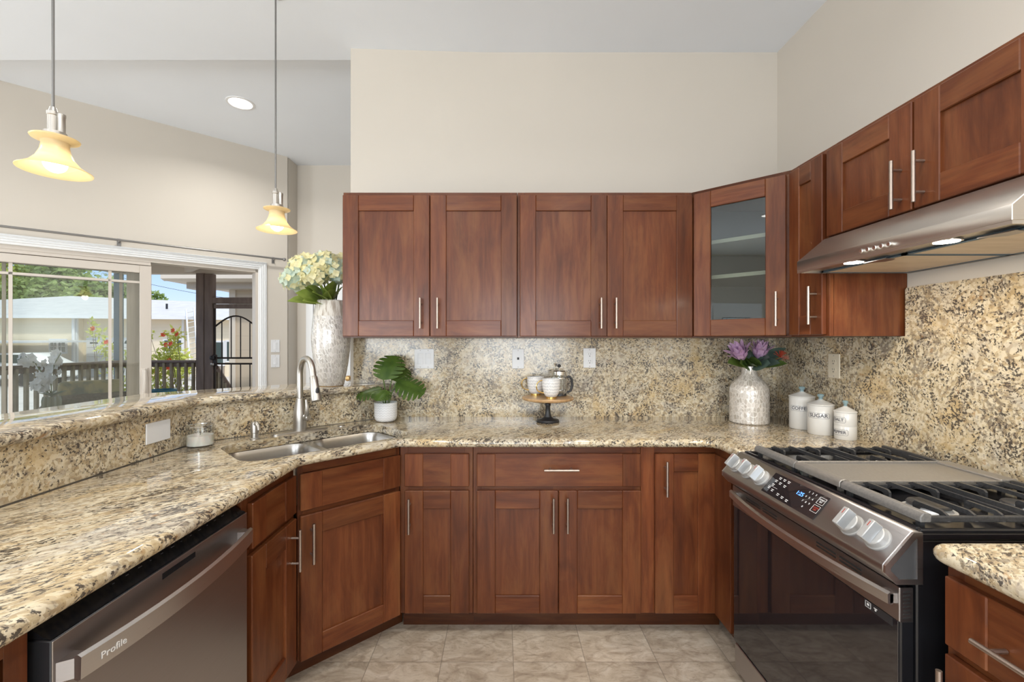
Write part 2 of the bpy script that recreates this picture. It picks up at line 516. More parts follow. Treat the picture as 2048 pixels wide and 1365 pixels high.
DECK = mottled('grey_brown_decking', (0.44, 0.40, 0.36), (0.54, 0.50, 0.45), 6, 0.7, stretch=(1, 0.1, 1))
IRON_GATE = plain('dark_bronze_iron', (0.045, 0.034, 0.03), 0.45, 0.4)
ALU = plain('ladder_aluminium', (0.72, 0.73, 0.74), 0.35, 0.7)
WIN_DARK = plain('house_window_glass', (0.055, 0.08, 0.075), 0.08)
GREY_AWN = plain('grey_awning_metal', (0.50, 0.51, 0.52), 0.5)
CAR_WHITE = plain('white_car_paint', (0.80, 0.81, 0.82), 0.2)
RUBBER = plain('black_rubber', (0.02, 0.02, 0.02), 0.7)
TAIL_RED = plain('red_lens', (0.55, 0.03, 0.02), 0.2)
BLUE_GLAZE = plain('teal_blue_glaze', (0.03, 0.15, 0.22), 0.15)
WICKER = mottled('dark_wicker', (0.045, 0.035, 0.03), (0.10, 0.08, 0.065), 60, 0.7, bumps=0.3)
CUSHION = mottled('olive_leaf_cushion', (0.12, 0.12, 0.085), (0.26, 0.25, 0.17), 9, 0.9, lo=0.42, hi=0.58)
CUSHION_F = mottled('floral_cushion', (0.16, 0.17, 0.12), (0.36, 0.30, 0.14), 8, 0.9, lo=0.4, hi=0.6)
PLATE_WOOD = mottled('olive_wood_plate', (0.36, 0.20, 0.085), (0.62, 0.42, 0.23), 9, 0.35, stretch=(1, 7, 1))
VASE_GREEN = plain('ribbed_green_glass', (0.16, 0.18, 0.12), 0.15)

# ------------------------------------------------------------------ mesh builder
WM = {}          # object name -> world matrix of its frame


class MB:
    def __init__(s):
        s.bm = bmesh.new()
        s.tone = s.bm.faces.layers.float.new('tone')
        s.mats = []

    def mi(s, m):
        if m not in s.mats:
            s.mats.append(m)
        return s.mats.index(m)

    def _fin(s, faces, m, tone):
        i = s.mi(m)
        t = 0.5 if tone is None else tone
        for f in faces:
            f.material_index = i
            f[s.tone] = t

    def face(s, pts, m, tone=None):
        f = s.bm.faces.new([s.bm.verts.new(p) for p in pts])
        s._fin([f], m, tone)
        return f

    def box(s, x0, x1, y0, y1, z0, z1, m, bev=0.0, tone=None, M=None, seg=1):
        vs = [s.bm.verts.new((x, y, z)) for x in (x0, x1) for y in (y0, y1) for z in (z0, z1)]
        q = [(0, 1, 3, 2), (4, 6, 7, 5), (0, 4, 5, 1), (2, 3, 7, 6), (0, 2, 6, 4), (1, 5, 7, 3)]
        fs = [s.bm.faces.new([vs[i] for i in k]) for k in q]
        s._fin(fs, m, tone)
        if bev > 0:
            es = list({e for f in fs for e in f.edges})
            r = bmesh.ops.bevel(s.bm, geom=es, offset=bev, segments=seg, affect='EDGES', profile=0.5, clamp_overlap=True)
            s._fin(r['faces'], m, tone)
            vs = list({v for f in r['faces'] for v in f.verts} | {v for f in fs if f.is_valid for v in f.verts})
        if M is not None:
            for v in vs:
                v.co = M @ v.co
        return s

    def prism(s, pts, axis, a0, a1, m, tone=None, bev=0.0, M=None):
        def P(p, a):
            return {'x': (a, p[0], p[1]), 'y': (p[0], a, p[1]), 'z': (p[0], p[1], a)}[axis]
        A = [s.bm.verts.new(P(p, a0)) for p in pts]
        B = [s.bm.verts.new(P(p, a1)) for p in pts]
        n = len(pts)
        fs = [s.bm.faces.new(A), s.bm.faces.new(B[::-1])]
        for i in range(n):
            fs.append(s.bm.faces.new([A[i], B[i], B[(i + 1) % n], A[(i + 1) % n]]))
        s._fin(fs, m, tone)
        vs = A + B
        if bev > 0:
            es = list({e for f in fs for e in f.edges})
            r = bmesh.ops.bevel(s.bm, geom=es, offset=bev, segments=1, affect='EDGES', profile=0.5, clamp_overlap=True)
            s._fin(r['faces'], m, tone)
            vs = list({v for f in r['faces'] for v in f.verts} | {v for f in fs if f.is_valid for v in f.verts})
        if M is not None:
            for v in vs:
                v.co = M @ v.co
        return s

    def rings(s, rings, m, cap0=True, cap1=True, closed=True, tone=None):
        R = [[s.bm.verts.new(p) for p in r] for r in rings]
        fs = []
        n = len(R[0])
        for a, b in zip(R, R[1:]):
            for i in range(n if closed else n - 1):
                j = (i + 1) % n
                fs.append(s.bm.faces.new([a[i], a[j], b[j], b[i]]))
        if cap0:
            fs.append(s.bm.faces.new(R[0][::-1]))
        if cap1:
            fs.append(s.bm.faces.new(R[-1]))
        s._fin(fs, m, tone)
        return s

    def lathe(s, prof, m, seg=24, c=(0, 0, 0), M=None, cap0=True, cap1=True):
        rr = []
        for r, z in prof:
            ring = []
            for i in range(seg):
                a = 2 * PI * i / seg
                p = Vector((r * math.cos(a), r * math.sin(a), z))
                if M is not None:
                    p = M @ p
                ring.append(p + Vector(c))
            rr.append(ring)
        return s.rings(rr, m, cap0, cap1)

    def tube(s, path, r, m, seg=8, caps=True):
        path = [Vector(p) for p in path]
        rr = []
        up = None
        n = len(path)
        for i, p in enumerate(path):
            t = (path[min(i + 1, n - 1)] - path[max(i - 1, 0)]).normalized()
            if up is None:
                up = t.orthogonal().normalized()
            up = (up - t * up.dot(t))
            up = up.normalized() if up.length > 1e-6 else t.orthogonal().normalized()
            w = t.cross(up)
            ri = r[i] if isinstance(r, (list, tuple)) else r
            rr.append([p + (up * math.cos(2 * PI * k / seg) + w * math.sin(2 * PI * k / seg)) * ri for k in range(seg)])
        return s.rings(rr, m, caps, caps)

    def ball(s, c, r, m, seg=12, rows=8, sc=(1, 1, 1), M=None):
        prof = []
        rr = []
        for j in range(rows + 1):
            ph = -PI / 2 + PI * j / rows
            ph = max(-PI / 2 + 0.06, min(PI / 2 - 0.06, ph))
            ring = []
            for i in range(seg):
                a = 2 * PI * i / seg
                p = Vector((r * math.cos(ph) * math.cos(a) * sc[0], r * math.cos(ph) * math.sin(a) * sc[1], r * math.sin(ph) * sc[2]))
                if M is not None:
                    p = M @ p
                ring.append(p + Vector(c))
            rr.append(ring)
        return s.rings(rr, m)

    def fill(s, loops, m, tone=None):
        """flat fill of an outer loop of verts with hole loops"""
        es = []
        for L in loops:
            n = len(L)
            for i in range(n):
                a, b = L[i], L[(i + 1) % n]
                e = s.bm.edges.get((a, b)) or s.bm.edges.new((a, b))
                es.append(e)
        r = bmesh.ops.triangle_fill(s.bm, use_beauty=True, use_dissolve=False, edges=es)
        fs = [g for g in r['geom'] if isinstance(g, bmesh.types.BMFace)]
        s._fin(fs, m, tone)
        return fs

    def build(s, name, parent=None, origin=None, local=False, angle=0.6, recalc=True):
        bm = s.bm
        M = WM[parent.name] if parent is not None else Matrix.Translation(Vector(origin or (0, 0, 0)))
        if not local:
            bm.transform(M.inverted())
        if recalc:
            bmesh.ops.recalc_face_normals(bm, faces=bm.faces[:])
        me = bpy.data.meshes.new(name)
        bm.to_mesh(me)
        bm.free()
        for m in s.mats:
            me.materials.append(m)
        for p in me.polygons:
            p.use_smooth = True
        me.set_sharp_from_angle(angle=angle)
        o = bpy.data.objects.new(name, me)
        COL.objects.link(o)
        if parent is not None:
            o.parent = parent
        else:
            o.location = M.to_translation()
        WM[o.name] = M
        return o


def tag(o, label, cat, group=None, kind=None):
    o['label'] = label
    o['category'] = cat
    if group:
        o['group'] = group
    if kind:
        o['kind'] = kind
    return o


def struct(o):
    o['kind'] = 'structure'
    return o


def thing(name, label, cat, loc=(0, 0, 0), rz=0.0, group=None):
    o = bpy.data.objects.new(name, None)
    COL.objects.link(o)
    o.empty_display_size = 0.05
    o.location = loc
    o.rotation_euler = (0, 0, rz)
    WM[o.name] = Matrix.Translation(Vector(loc)) @ Matrix.Rotation(rz, 4, 'Z')
    return tag(o, label, cat, group)


def inset(poly, d):
    out = []
    n = len(poly)
    for i in range(n):
        p0, p1, p2 = Vector(poly[i - 1]), Vector(poly[i]), Vector(poly[(i + 1) % n])
        e1, e2 = (p1 - p0).normalized(), (p2 - p1).normalized()
        n1, n2 = Vector((-e1.y, e1.x)), Vector((-e2.y, e2.x))
        out.append(tuple(p1 + (n1 + n2) * (d / max(0.25, 1 + n1.dot(n2)))))
    return out


def fillet(poly, radii, seg=6):
    out = []
    n = len(poly)
    for i in range(n):
        if i not in radii:
            out.append(tuple(poly[i]))
            continue
        r = radii[i]
        p0, p1, p2 = Vector(poly[i - 1]), Vector(poly[i]), Vector(poly[(i + 1) % n])
        a, b = (p0 - p1).normalized(), (p2 - p1).normalized()
        half = math.acos(max(-1, min(1, a.dot(b)))) / 2
        t = r / math.tan(half)
        s0, s1 = p1 + a * t, p1 + b * t
        for k in range(seg + 1):
            u = k / seg
            out.append(tuple((1 - u) ** 2 * s0 + 2 * u * (1 - u) * p1 + u * u * s1))
    return out


def slab(mb, outer, z0, z1, m, holes=(), steps=7):
    """stone slab with a full half-round edge; outer runs counter-clockwise"""
    rr = (z1 - z0) / 2
    zm = (z0 + z1) / 2
    L = []
    for k in range(steps + 1):
        th = PI / 2 - PI * k / steps
        L.append([mb.bm.verts.new((x, y, zm + rr * math.sin(th))) for x, y in inset(outer, rr * (1 - math.cos(th)))])
    fs = []
    n = len(outer)
    for a, b in zip(L, L[1:]):
        for i in range(n):
            j = (i + 1) % n
            fs.append(mb.bm.faces.new([a[i], b[i], b[j], a[j]]))
    ht, hb = [], []
    for h in holes:
        t = [mb.bm.verts.new((x, y, z1)) for x, y in h]
        q = [mb.bm.verts.new((x, y, z0)) for x, y in h]
        ht.append(t)
        hb.append(q)
        for i in range(len(h)):
            j = (i + 1) % len(h)
            fs.append(mb.bm.faces.new([t[i], t[j], q[j], q[i]]))
    mb._fin(fs, m, None)
    mb.fill([L[0]] + ht, m)
    mb.fill([L[-1]] + hb, m)


def rrect(w, d, r, seg=5, c=(0, 0)):
    pts = []
    for sx, sy, a0 in ((1, 1, 0), (-1, 1, PI / 2), (-1, -1, PI), (1, -1, 1.5 * PI)):
        for k in range(seg + 1):
            a = a0 + PI / 2 * k / seg
            pts.append((c[0] + sx * (w / 2 - r) + r * math.cos(a), c[1] + sy * (d / 2 - r) + r * math.sin(a)))
    return pts


def text_mesh(body, size, m, mapfn, depth=0.0006, spacing=1.0, align='CENTER', bold=0.0):
    """letters as a mesh; mapfn sends (x, y, z) of the flat text into place"""
    cu = bpy.data.curves.new('lettering', 'FONT')
    cu.body = body
    cu.size = size
    cu.align_x = align
    cu.align_y = 'CENTER'
    cu.space_character = spacing
    cu.extrude = depth / 2
    cu.offset = size * bold
    cu.resolution_u = 3
    o = bpy.data.objects.new('lettering', cu)
    COL.objects.link(o)
    bpy.context.view_layer.update()
    me = bpy.data.meshes.new_from_object(o.evaluated_get(bpy.context.evaluated_depsgraph_get()))
    bpy.data.objects.remove(o)
    bpy.data.curves.remove(cu)
    mb = MB()
    bmt = bmesh.new()
    bmt.from_mesh(me)
    bpy.data.meshes.remove(me)
    vm = {v.index: mb.bm.verts.new(mapfn(v.co)) for v in bmt.verts}
    bmt.verts.ensure_lookup_table()
    fs = []
    for f in bmt.faces:
        try:
            fs.append(mb.bm.faces.new([vm[v.index] for v in f.verts]))
        except ValueError:
            pass
    bmt.free()
    mb._fin(fs, m, None)
    return mb


# ------------------------------------------------------------------ room numbers
XW = 1.64            # right wall
YB = 2.631           # kitchen back wall
ZC = 3.08            # kitchen ceiling
ZD = 3.19            # dining ceiling
CT = 0.914           # counter top
CU = 0.876           # counter underside
BAR0, BAR1 = 1.074, 1.113
WLX = -5.25          # far left wall
YR = -3.5            # rear wall
# the angled dining wall with the patio door: P + s * E
P0 = Vector((-2.31, 4.20))
E = Vector((-0.7372, -0.6757))
NO = Vector((-0.6757, 0.7372))       # outwards
SEND = 3.988                          # where it meets the left wall


def wl(s, n=0.0):
    p = P0 + E * s + NO * n
    return (p.x, p.y)


# frame for building along that wall: local x = s, local y = outwards, z up
MWALL = Matrix(((E.x, NO.x, 0, P0.x), (E.y, NO.y, 0, P0.y), (0, 0, 1, 0), (0, 0, 0, 1)))


# ------------------------------------------------------------------ shell
mb = MB()
mb.prism([(WLX - 0.2, YR - 0.2), (XW + 0.2, YR - 0.2), (XW + 0.2, 4.8), (-2.1, 4.8), (-2.117 - 0.05, 4.42), wl(0.0, 0.02), wl(SEND, 0.02), (WLX - 0.2, 1.52)], 'z', -0.1, 0.0, FLOOR)
struct(mb.build('floor'))

mb = MB()
TL = 0.024                            # slight rise of the left half
zl = lambda x: ZC + min(TL, 0.030 * (-0.113 - x))
mb.face([(-0.113, YR, ZC), (XW, YR, ZC), (XW, 2.76, ZC), (-0.113, 2.76, ZC)], CEIL)
mb.face([(-0.913, YR, zl(-0.913)), (-0.113, YR, ZC), (-0.113, 2.74, ZC), (-0.913, 2.74, zl(-0.913))], CEIL)
mb.face([(WLX, YR, zl(WLX)), (-0.913, YR, zl(-0.913)), (-0.913, 2.74, zl(-0.913)), (WLX, 2.74, zl(WLX))], CEIL)
mb.face([(WLX, 2.74, zl(WLX)), (-0.913, 2.74, zl(-0.913)), (-0.113, 2.74, ZC), (-0.113, 2.74, ZD), (WLX, 2.74, ZD)], CEIL)
mb.face([(WLX - 0.1, 2.74, ZD), (0.6, 2.74, ZD), (0.6, 4.7, ZD), (WLX - 0.1, 4.7, ZD)], CEIL)
struct(mb.build('ceiling', recalc=False))

mb = MB()
mb.prism([(WLX - 0.9, YR - 2.4), (XW + 0.9, YR - 2.4), (XW + 0.9, 5.2), (-2.4, 5.2), (-2.9, 4.4), wl(SEND, 0.35), (WLX - 0.9, 1.6)], 'z', 3.3, 3.45, ROOF_WHITE)  # unseen roof, rear overhang lengthened to block sun from the rear windows
struct(mb.build('sun_block_roof'))

mb = MB()
mb.box(-0.898, XW + 0.14, YB, YB + 0.13, 0, ZC + 0.1, WALL, 0.004)
struct(mb.build('wall_back'))
mb = MB()
mb.box(XW, XW + 0.14, YR, 4.7, 0, ZC + 0.2, WALL)
struct(mb.build('wall_right'))
mb = MB()
mb.box(WLX - 0.14, WLX, YR, -0.55, 0, 3.3, WALL)
mb.box(WLX - 0.14, WLX, 1.05, 1.60, 0, 3.3, WALL)
mb.box(WLX - 0.14, WLX, -0.55, 1.05, 0, 0.5, WALL)
mb.box(WLX - 0.14, WLX, -0.55, 1.05, 2.2, 3.3, WALL)
struct(mb.build('wall_left'))
# rear wall with two window openings
mb = MB()
for x0, x1, z0, z1 in ((WLX, -3.85, 0, 3.3), (-1.35, -0.55, 0, 3.3), (1.25, XW, 0, 3.3), (-3.85, -1.35, 0, 0.7), (-3.85, -1.35, 2.2, 3.3), (-0.55, 1.25, 0, 0.7), (-0.55, 1.25, 2.2, 3.3)):
    mb.box(x0, x1, YR - 0.14, YR, z0, z1, WALL)
struct(mb.build('wall_rear'))
# dining walls: short frontal wall, return, angled wall around the patio door
OP = 1.93            # patio door opening width
OZ = 2.045
mb = MB()
mb.box(-2.12, 0.6, 4.587, 4.70, 0, 3.3, WALL)
struct(mb.build('wall_front'))
mb = MB()
mb.prism([(-2.117, 4.40), (-2.117, 4.62), (-2.30, 4.62), (-2.30, 4.40)], 'z', 0, 3.3, WALL)
struct(mb.build('wall_return'))
mb = MB()
T = 0.13
mb.prism([(-0.262, 0), (0, 0), (0, OZ), (OP, OZ), (OP, 0), (SEND, 0), (SEND, 3.3), (-0.262, 3.3)], 'y', 0, T, WALL, M=MWALL)
struct(mb.build('wall_angled'))

# pony wall that carries the raised bar
F = [(-1.349, -0.6), (-1.349, 1.935), (-0.673, 2.611)]
Fo = [(-1.369, -0.6), (-1.369, 1.9433), (-0.7013, 2.611)]
Fb = [(-1.50, -0.6), (-1.50, 1.9976), (-0.8866, 2.611)]
mb = MB()
mb.prism(Fo + Fb[::-1], 'z', 0, BAR0, WALL)
struct(mb.build('wall_bar'))

# patio door trim, frame and panels
mb = MB()
CW = 0.073
for a, b, z0, z1 in ((-CW, 0.0, 0.0, OZ + CW), (OP, OP + CW, 0.0, OZ + CW), (0.0, OP, OZ, OZ + CW)):
    mb.box(a, b, -0.018, 0.0, z0, z1, WHITE_TRIM, 0.004, M=MWALL)
    if b - a < 0.2:
        for k in (0.014, 0.030, 0.047):
            mb.box(a + k, a + k + 0.008, -0.025, -0.016, z0, z1 - k, WHITE_TRIM, 0.003, M=MWALL)
    else:
        for k in (0.018, 0.035, 0.052):
            mb.box(a - k, b + k, -0.025, -0.016, z0 + k, z0 + k + 0.008, WHITE_TRIM, 0.003, M=MWALL)
struct(mb.build('trim_1'))

door = thing('door_1', 'sliding patio door standing half open onto the deck, taupe vinyl frame', 'patio door', (wl(0.9)[0], wl(0.9)[1], 0))
door['kind'] = 'structure'
mb = MB()
mb.box(0.0, 0.022, 0.0, 0.12, 0, OZ, VINYL, M=MWALL)
mb.box(OP - 0.03, OP, 0.0, 0.12, 0, OZ, VINYL, M=MWALL)
mb.box(0, OP, 0.0, 0.12, OZ - 0.028, OZ, VINYL, M=MWALL)
mb.box(0, OP, 0.0, 0.12, 0, 0.03, VINYL, M=MWALL)
mb.box(0.80, OP, 0.005, 0.028, OZ - 0.055, OZ - 0.02, VINYL, M=MWALL)
mb.build('door_frame', door)


def slider(name, s0, s1, n0, n1, mat, stile, munt):
    m_ = MB()
    zt = 1.985
    m_.box(s0, s0 + stile, n0, n1, 0.03, zt, mat, 0.003, M=MWALL)
    m_.box(s1 - stile, s1, n0, n1, 0.03, zt, mat, 0.003, M=MWALL)
    m_.box(s0 + stile, s1 - stile, n0, n1, zt - 0.062, zt, mat, 0.003, M=MWALL)
    m_.box(s0 + stile, s1 - stile, n0, n1, 0.03, 0.13, mat, 0.003, M=MWALL)
    nm = (n0 + n1) / 2
    for sm in munt:
        m_.box(sm - 0.010, sm + 0.010, nm - 0.006, nm + 0.006, 0.13, zt - 0.06, mat, M=MWALL)
    m_.box(s0 + stile, s1 - stile, nm - 0.006, nm + 0.006, 1.838, 1.856, mat, M=MWALL)
    p = m_.build(name, door)
    g = MB()
    g.box(s0 + stile - 0.004, s1 - stile + 0.004, nm - 0.002, nm + 0.002, 0.125, zt - 0.055, PANE, M=MWALL)
    g.build('pane', p)
    return p


slide = slider('sliding_panel', 0.795, 1.85, 0.008, 0.045, VINYL, 0.076, (1.053, 1.583))
slider('fixed_panel', 0.858, 1.90, 0.062, 0.100, VINYL_D, 0.092, (0.985, 1.62))
mb = MB()
hs, hz = 0.838, 1.02
pts = []
for k in range(13):
    a = PI * k / 12
    pts.append(MWALL @ Vector((hs + 0.004, 0.004 - 0.052 * math.sin(a) ** 0.55, hz + 0.105 * math.cos(a))))
mb.tube(pts, 0.0125, VINYL, 8)
mb.box(hs - 0.020, hs + 0.020, -0.002, 0.012, hz - 0.125, hz + 0.125, VINYL, 0.004, M=MWALL)
mb.build('pull_handle', slide)

# bifold door in the short frontal wall, brass knob showing right of the tall vase
d2 = thing('door_2', 'white closet door with a small brass knob beyond the bar', 'door', (-1.6, 4.57, 0))
d2['kind'] = 'structure'
mb = MB()
for x0, x1, z0, z1 in ((-2.02, -1.945, 0, 2.10), (-1.17, -1.095, 0, 2.10), (-2.02, -1.095, 2.03, 2.105)):
    mb.box(x0, x1, 4.565, 4.587, z0, z1, WHITE_TRIM, 0.004)
mb.build('door_frame', d2)
mb = MB()
for x0, x1 in ((-1.94, -1.562), (-1.556, -1.175)):
    mb.box(x0, x1, 4.572, 4.584, 0.01, 2.03, WHITE_TRIM, 0.003)
    for z0, z1 in ((0.12, 0.95), (1.08, 1.9)):
        mb.box(x0 + 0.08, x1 - 0.08, 4.566, 4.573, z0, z1, WHITE_TRIM, 0.006)
mb.build('door_leaf', d2)
mb = MB()
Mk = Matrix.Translation(Vector((-1.575, 4.572, 0.985))) @ Matrix.Rotation(PI / 2, 4, 'X')
mb.lathe([(0.026, 0), (0.026, 0.006), (0.009, 0.01), (0.009, 0.028), (0.024, 0.036), (0.029, 0.048), (0.022, 0.060), (0.004, 0.064)], BRASS, 16, M=Mk)
mb.build('knob', d2)

# entry door on the far left wall behind the camera (seen mirrored in the glass cabinet)
d3 = thing('door_3', 'white entry door with a leaded glass light on the left wall', 'door', (WLX + 0.02, -1.75, 0))
d3['kind'] = 'structure'
mb = MB()
mb.box(WLX, WLX + 0.02, -2.30, -1.20, 0, 2.13, WHITE_TRIM, 0.004)
mb.build('door_frame', d3)
mb = MB()
mb.box(WLX + 0.02, WLX + 0.04, -2.21, -1.29, 0.01, 2.04, WHITE_TRIM, 0.004)
mb.build('door_leaf', d3)
mb = MB()
mb.box(WLX + 0.04, WLX + 0.046, -2.03, -1.47, 1.0, 1.84, emit('glowing_leaded_glass', (0.55, 0.68, 0.75), 0.9))  # emission put into the pane in place of daylight behind it
mb.build('glass_light', d3)
mb = MB()
for y in (-2.03, -1.94, -1.56, -1.47):
    mb.box(WLX + 0.044, WLX + 0.050, y - 0.006, y + 0.006, 1.0, 1.84, BLACK_SAT)
for z in (1.0, 1.09, 1.75, 1.84):
    mb.box(WLX + 0.044, WLX + 0.050, -2.03, -1.47, z - 0.006, z + 0.006, BLACK_SAT)
mb.build('lead_lines', d3)
mb = MB()
mb.ball((WLX + 0.09, -1.36, 0.98), 0.03, NICKEL)
mb.tube([(WLX + 0.04, -1.36, 0.98), (WLX + 0.09, -1.36, 0.98)], 0.012, NICKEL)
mb.build('knob', d3)


def window(name, x0, x1, z0, z1, vert=False):
    w = thing(name, 'white framed window behind the camera', 'window', (0, 0, 0))
    w['kind'] = 'structure'
    m_ = MB()
    t = 0.05
    if vert:
        R = Matrix(((0, 1, 0, 0), (1, 0, 0, 0), (0, 0, 1, 0), (0, 0, 0, 1)))
        yw = WLX - 0.1
    else:
        R = Matrix.Identity(4)
        yw = YR - 0.1
    xm = (x0 + x1) / 2
    for a, b, c, d in ((x0, x0 + t, z0, z1), (x1 - t, x1, z0, z1), (x0, x1, z0, z0 + t), (x0, x1, z1 - t, z1), (xm - 0.03, xm + 0.03, z0, z1)):
        m_.box(a, b, yw, yw + 0.06, c, d, WHITE_TRIM, 0.003, M=R)
    m_.build('window_frame', w)
    g = MB()
    g.box(x0 + t, x1 - t, yw + 0.02, yw + 0.024, z0 + t, z1 - t, PANE, M=R)
    g.build('pane', w)


window('window_1', -3.85, -1.35, 0.7, 2.2)
window('window_2', -0.55, 1.25, 0.7, 2.2)
window('window_3', -0.55, 1.05, 0.5, 2.2, True)

# ------------------------------------------------------------------ counters, splashes, bar, sink
DC = Vector((-0.8132, 2.0008))                 # sink centre, along/across the diagonal
U45, V45 = Vector((0.70711, 0.70711)), Vector((-0.70711, 0.70711))


def dg(a, b):
    p = DC + U45 * a + V45 * b
    return (p.x, p.y)


hole = [dg(x, y) for x, y in rrect(0.735, 0.385, 0.085, 6)]
outer = [(-1.3485, -0.6), (-0.77, -0.6), (-0.767, 1.700), (-0.468, 2.0), (0.962, 2.0), (0.962, 1.803), (XW - 0.0005, 1.803), (XW - 0.0005, YB - 0.0005), (-0.6525, YB - 0.0005), (-1.3485, 1.935)]
outer = fillet(outer, {2: 0.05, 3: 0.05, 4: 0.05})
CABIN = plain('grey_cabinet_interior', (0.22, 0.23, 0.21), 0.6)
mb = MB()
slab(mb, outer, CU, CT, GRANITE_TOP, [hole[::-1]])
tag(mb.build('countertop', origin=(0, 0, CT)), 'long speckled tan granite countertop holding the sink, running round three sides', 'countertop')

mb = MB()
slab(mb, fillet([(0.940, 0.2), (XW - 0.001, 0.2), (XW - 0.001, 0.985), (0.940, 0.985)], {3: 0.04}), CU, CT, GRANITE_TOP)
tag(mb.build('countertop', origin=(1.3, 0.6, CT)), 'short granite countertop piece over the drawers, right of the range', 'countertop')

mb = MB()
bar = [(-1.705, -0.6), (-1.319, -0.6), (-1.319, 1.9226), (-0.6306, 2.609), (-0.9, 2.609), (-0.9, 2.74), (-1.07, 2.74), (-1.705, 2.105)]
slab(mb, fillet(bar, {2: 0.12}), BAR0, BAR1, GRANITE_TOP)
tag(mb.build('breakfast_bar', origin=(-1.4, 1.5, BAR0)), 'raised granite breakfast bar top with rounded edge, bending round the sink', 'breakfast bar')

mb = MB()
mb.prism(F + Fo[::-1], 'z', CT, BAR0, GRANITE)
tag(mb.build('bar_splash', origin=(-1.35, 1.5, CT)), 'low speckled granite splash panel under the raised bar behind the faucet', 'backsplash')

mb = MB()
mb.prism([(-0.66, CT), (XW - 0.022, CT), (XW - 0.022, 1.379), (-0.873, 1.379), (-0.873, BAR1), (-0.66, BAR1)], 'y', YB - 0.021, YB - 0.001, GRANITE)
tag(mb.build('backsplash', origin=(0.3, YB, CT)), 'full height granite backsplash below the back wall cabinets', 'backsplash')

mb = MB()
mb.prism([(0.2, CT), (YB - 0.001, CT), (YB - 0.001, 1.379), (1.775, 1.379), (1.775, 1.566), (1.767, 1.574), (0.2, 1.574)], 'x', XW - 0.021, XW - 0.001, GRANITE)
tag(mb.build('backsplash', origin=(XW, 1.4, CT)), 'granite backsplash on the right wall, taller behind the range', 'backsplash')

# sink
sink = thing('kitchen_sink', 'stainless steel undermount double bowl sink set in the angled counter', 'sink', (DC.x, DC.y, 0.68), PI / 4)
mb = MB()
zf = CU - 0.0015 - 0.68
fo = [mb.bm.verts.new((x, y, zf)) for x, y in rrect(0.79, 0.44, 0.09, 6)]
loops = []
for cx, w in ((-0.186, 0.345), (0.186, 0.345)):
    ring_defs = [(w, 0.375, zf, 0.075), (w - 0.012, 0.363, zf - 0.02, 0.07), (w - 0.03, 0.345, 0.03, 0.06), (w - 0.07, 0.305, 0.008, 0.06), (w - 0.14, 0.235, 0.002, 0.05)]
    R = [[mb.bm.verts.new((x, y, z)) for x, y in rrect(a, b, r, 6, (cx, 0))] for a, b, z, r in ring_defs]
    fs = []
    for a, b in zip(R, R[1:]):
        n = len(a)
        for i in range(n):
            fs.append(mb.bm.faces.new([a[i], b[i], b[(i + 1) % n], a[(i + 1) % n]]))
    fs.append(mb.bm.faces.new(R[-1][::-1]))
    mb._fin(fs, STEEL_SINK, None)
    loops.append(R[0])
mb.fill([fo] + loops, STEEL_SINK)
mb.build('bowls', sink, local=True, recalc=False)
for cx in (-0.186, 0.186):
    mb = MB()
    mb.lathe([(0.045, 0.003), (0.045, 0.006), (0.03, 0.004), (0.012, 0.003)], CHROME, 20, (cx, 0, 0))
    mb.build('drain', sink, local=True)

# faucet : local x points from the bar towards the room across the sink
FB = Vector((-0.993, 2.180))
fa = thing('kitchen_faucet', 'brushed nickel pull down faucet with high arc behind the sink', 'faucet', (FB.x, FB.y, CT), -PI / 4)
mb = MB()
ring = lambda z, w, d: [(x, y, z) for x, y in rrect(d, w, d / 2 - 0.001, 6)]
mb.rings([ring(0.0, 0.27, 0.058), ring(0.005, 0.27, 0.058), ring(0.008, 0.262, 0.05)], NICKEL)
mb.build('deck_plate', fa, local=True)
mb = MB()
mb.lathe([(0.031, 0.006), (0.031, 0.05), (0.032, 0.075), (0.030, 0.10), (0.024, 0.13), (0.0185, 0.155), (0.0175, 0.165), (0.015, 0.167)], NICKEL, 24)
mb.build('body', fa, local=True)
mb = MB()
path = [(0, 0, 0.16), (0, 0, 0.22), (0, 0, 0.285)]
for k in range(1, 13):
    a = PI * k / 12 * 0.93
    path.append((0.078 - 0.078 * math.cos(a), 0, 0.285 + 0.078 * math.sin(a)))
p2 = Vector(path[-1]); p1 = Vector(path[-2])
dr = (p2 - p1).normalized()
path.append(tuple(p2 + dr * 0.03))
mb.tube(path, 0.0142, NICKEL, 16)
mb.build('spout', fa, local=True)
mb = MB()
s0 = p2 + dr * 0.022
mb.tube([s0, s0 + dr * 0.004, s0 + dr * 0.05, s0 + dr * 0.105, s0 + dr * 0.118], [0.0150, 0.0178, 0.0195, 0.0245, 0.0235], NICKEL, 18)
sh = mb.build('spray_head', fa, local=True)
mb = MB()
q = s0 + dr * 0.075 + Vector((0.0215, 0, 0.004))
mb.ball(q, 0.010, BLACK_SAT, 10, 6, (0.45, 0.9, 1.9))
mb.build('button', sh, local=True)
mb = MB()
Mh = Matrix.Rotation(PI / 2, 4, 'X')
mb.lathe([(0.017, 0.024), (0.017, 0.042), (0.013, 0.047)], NICKEL, 16, (0.012, -0.0, 0.075), Matrix.Rotation(PI / 2, 4, 'Y') @ Matrix.Rotation(-0.5, 4, 'X'))
mb.tube([(0.046, 0.008, 0.072), (0.056, 0.012, 0.095), (0.058, 0.012, 0.13), (0.052, 0.010, 0.162)], [0.008, 0.0105, 0.0095, 0.0055], NICKEL, 10)
mb.build('lever_handle', fa, local=True)

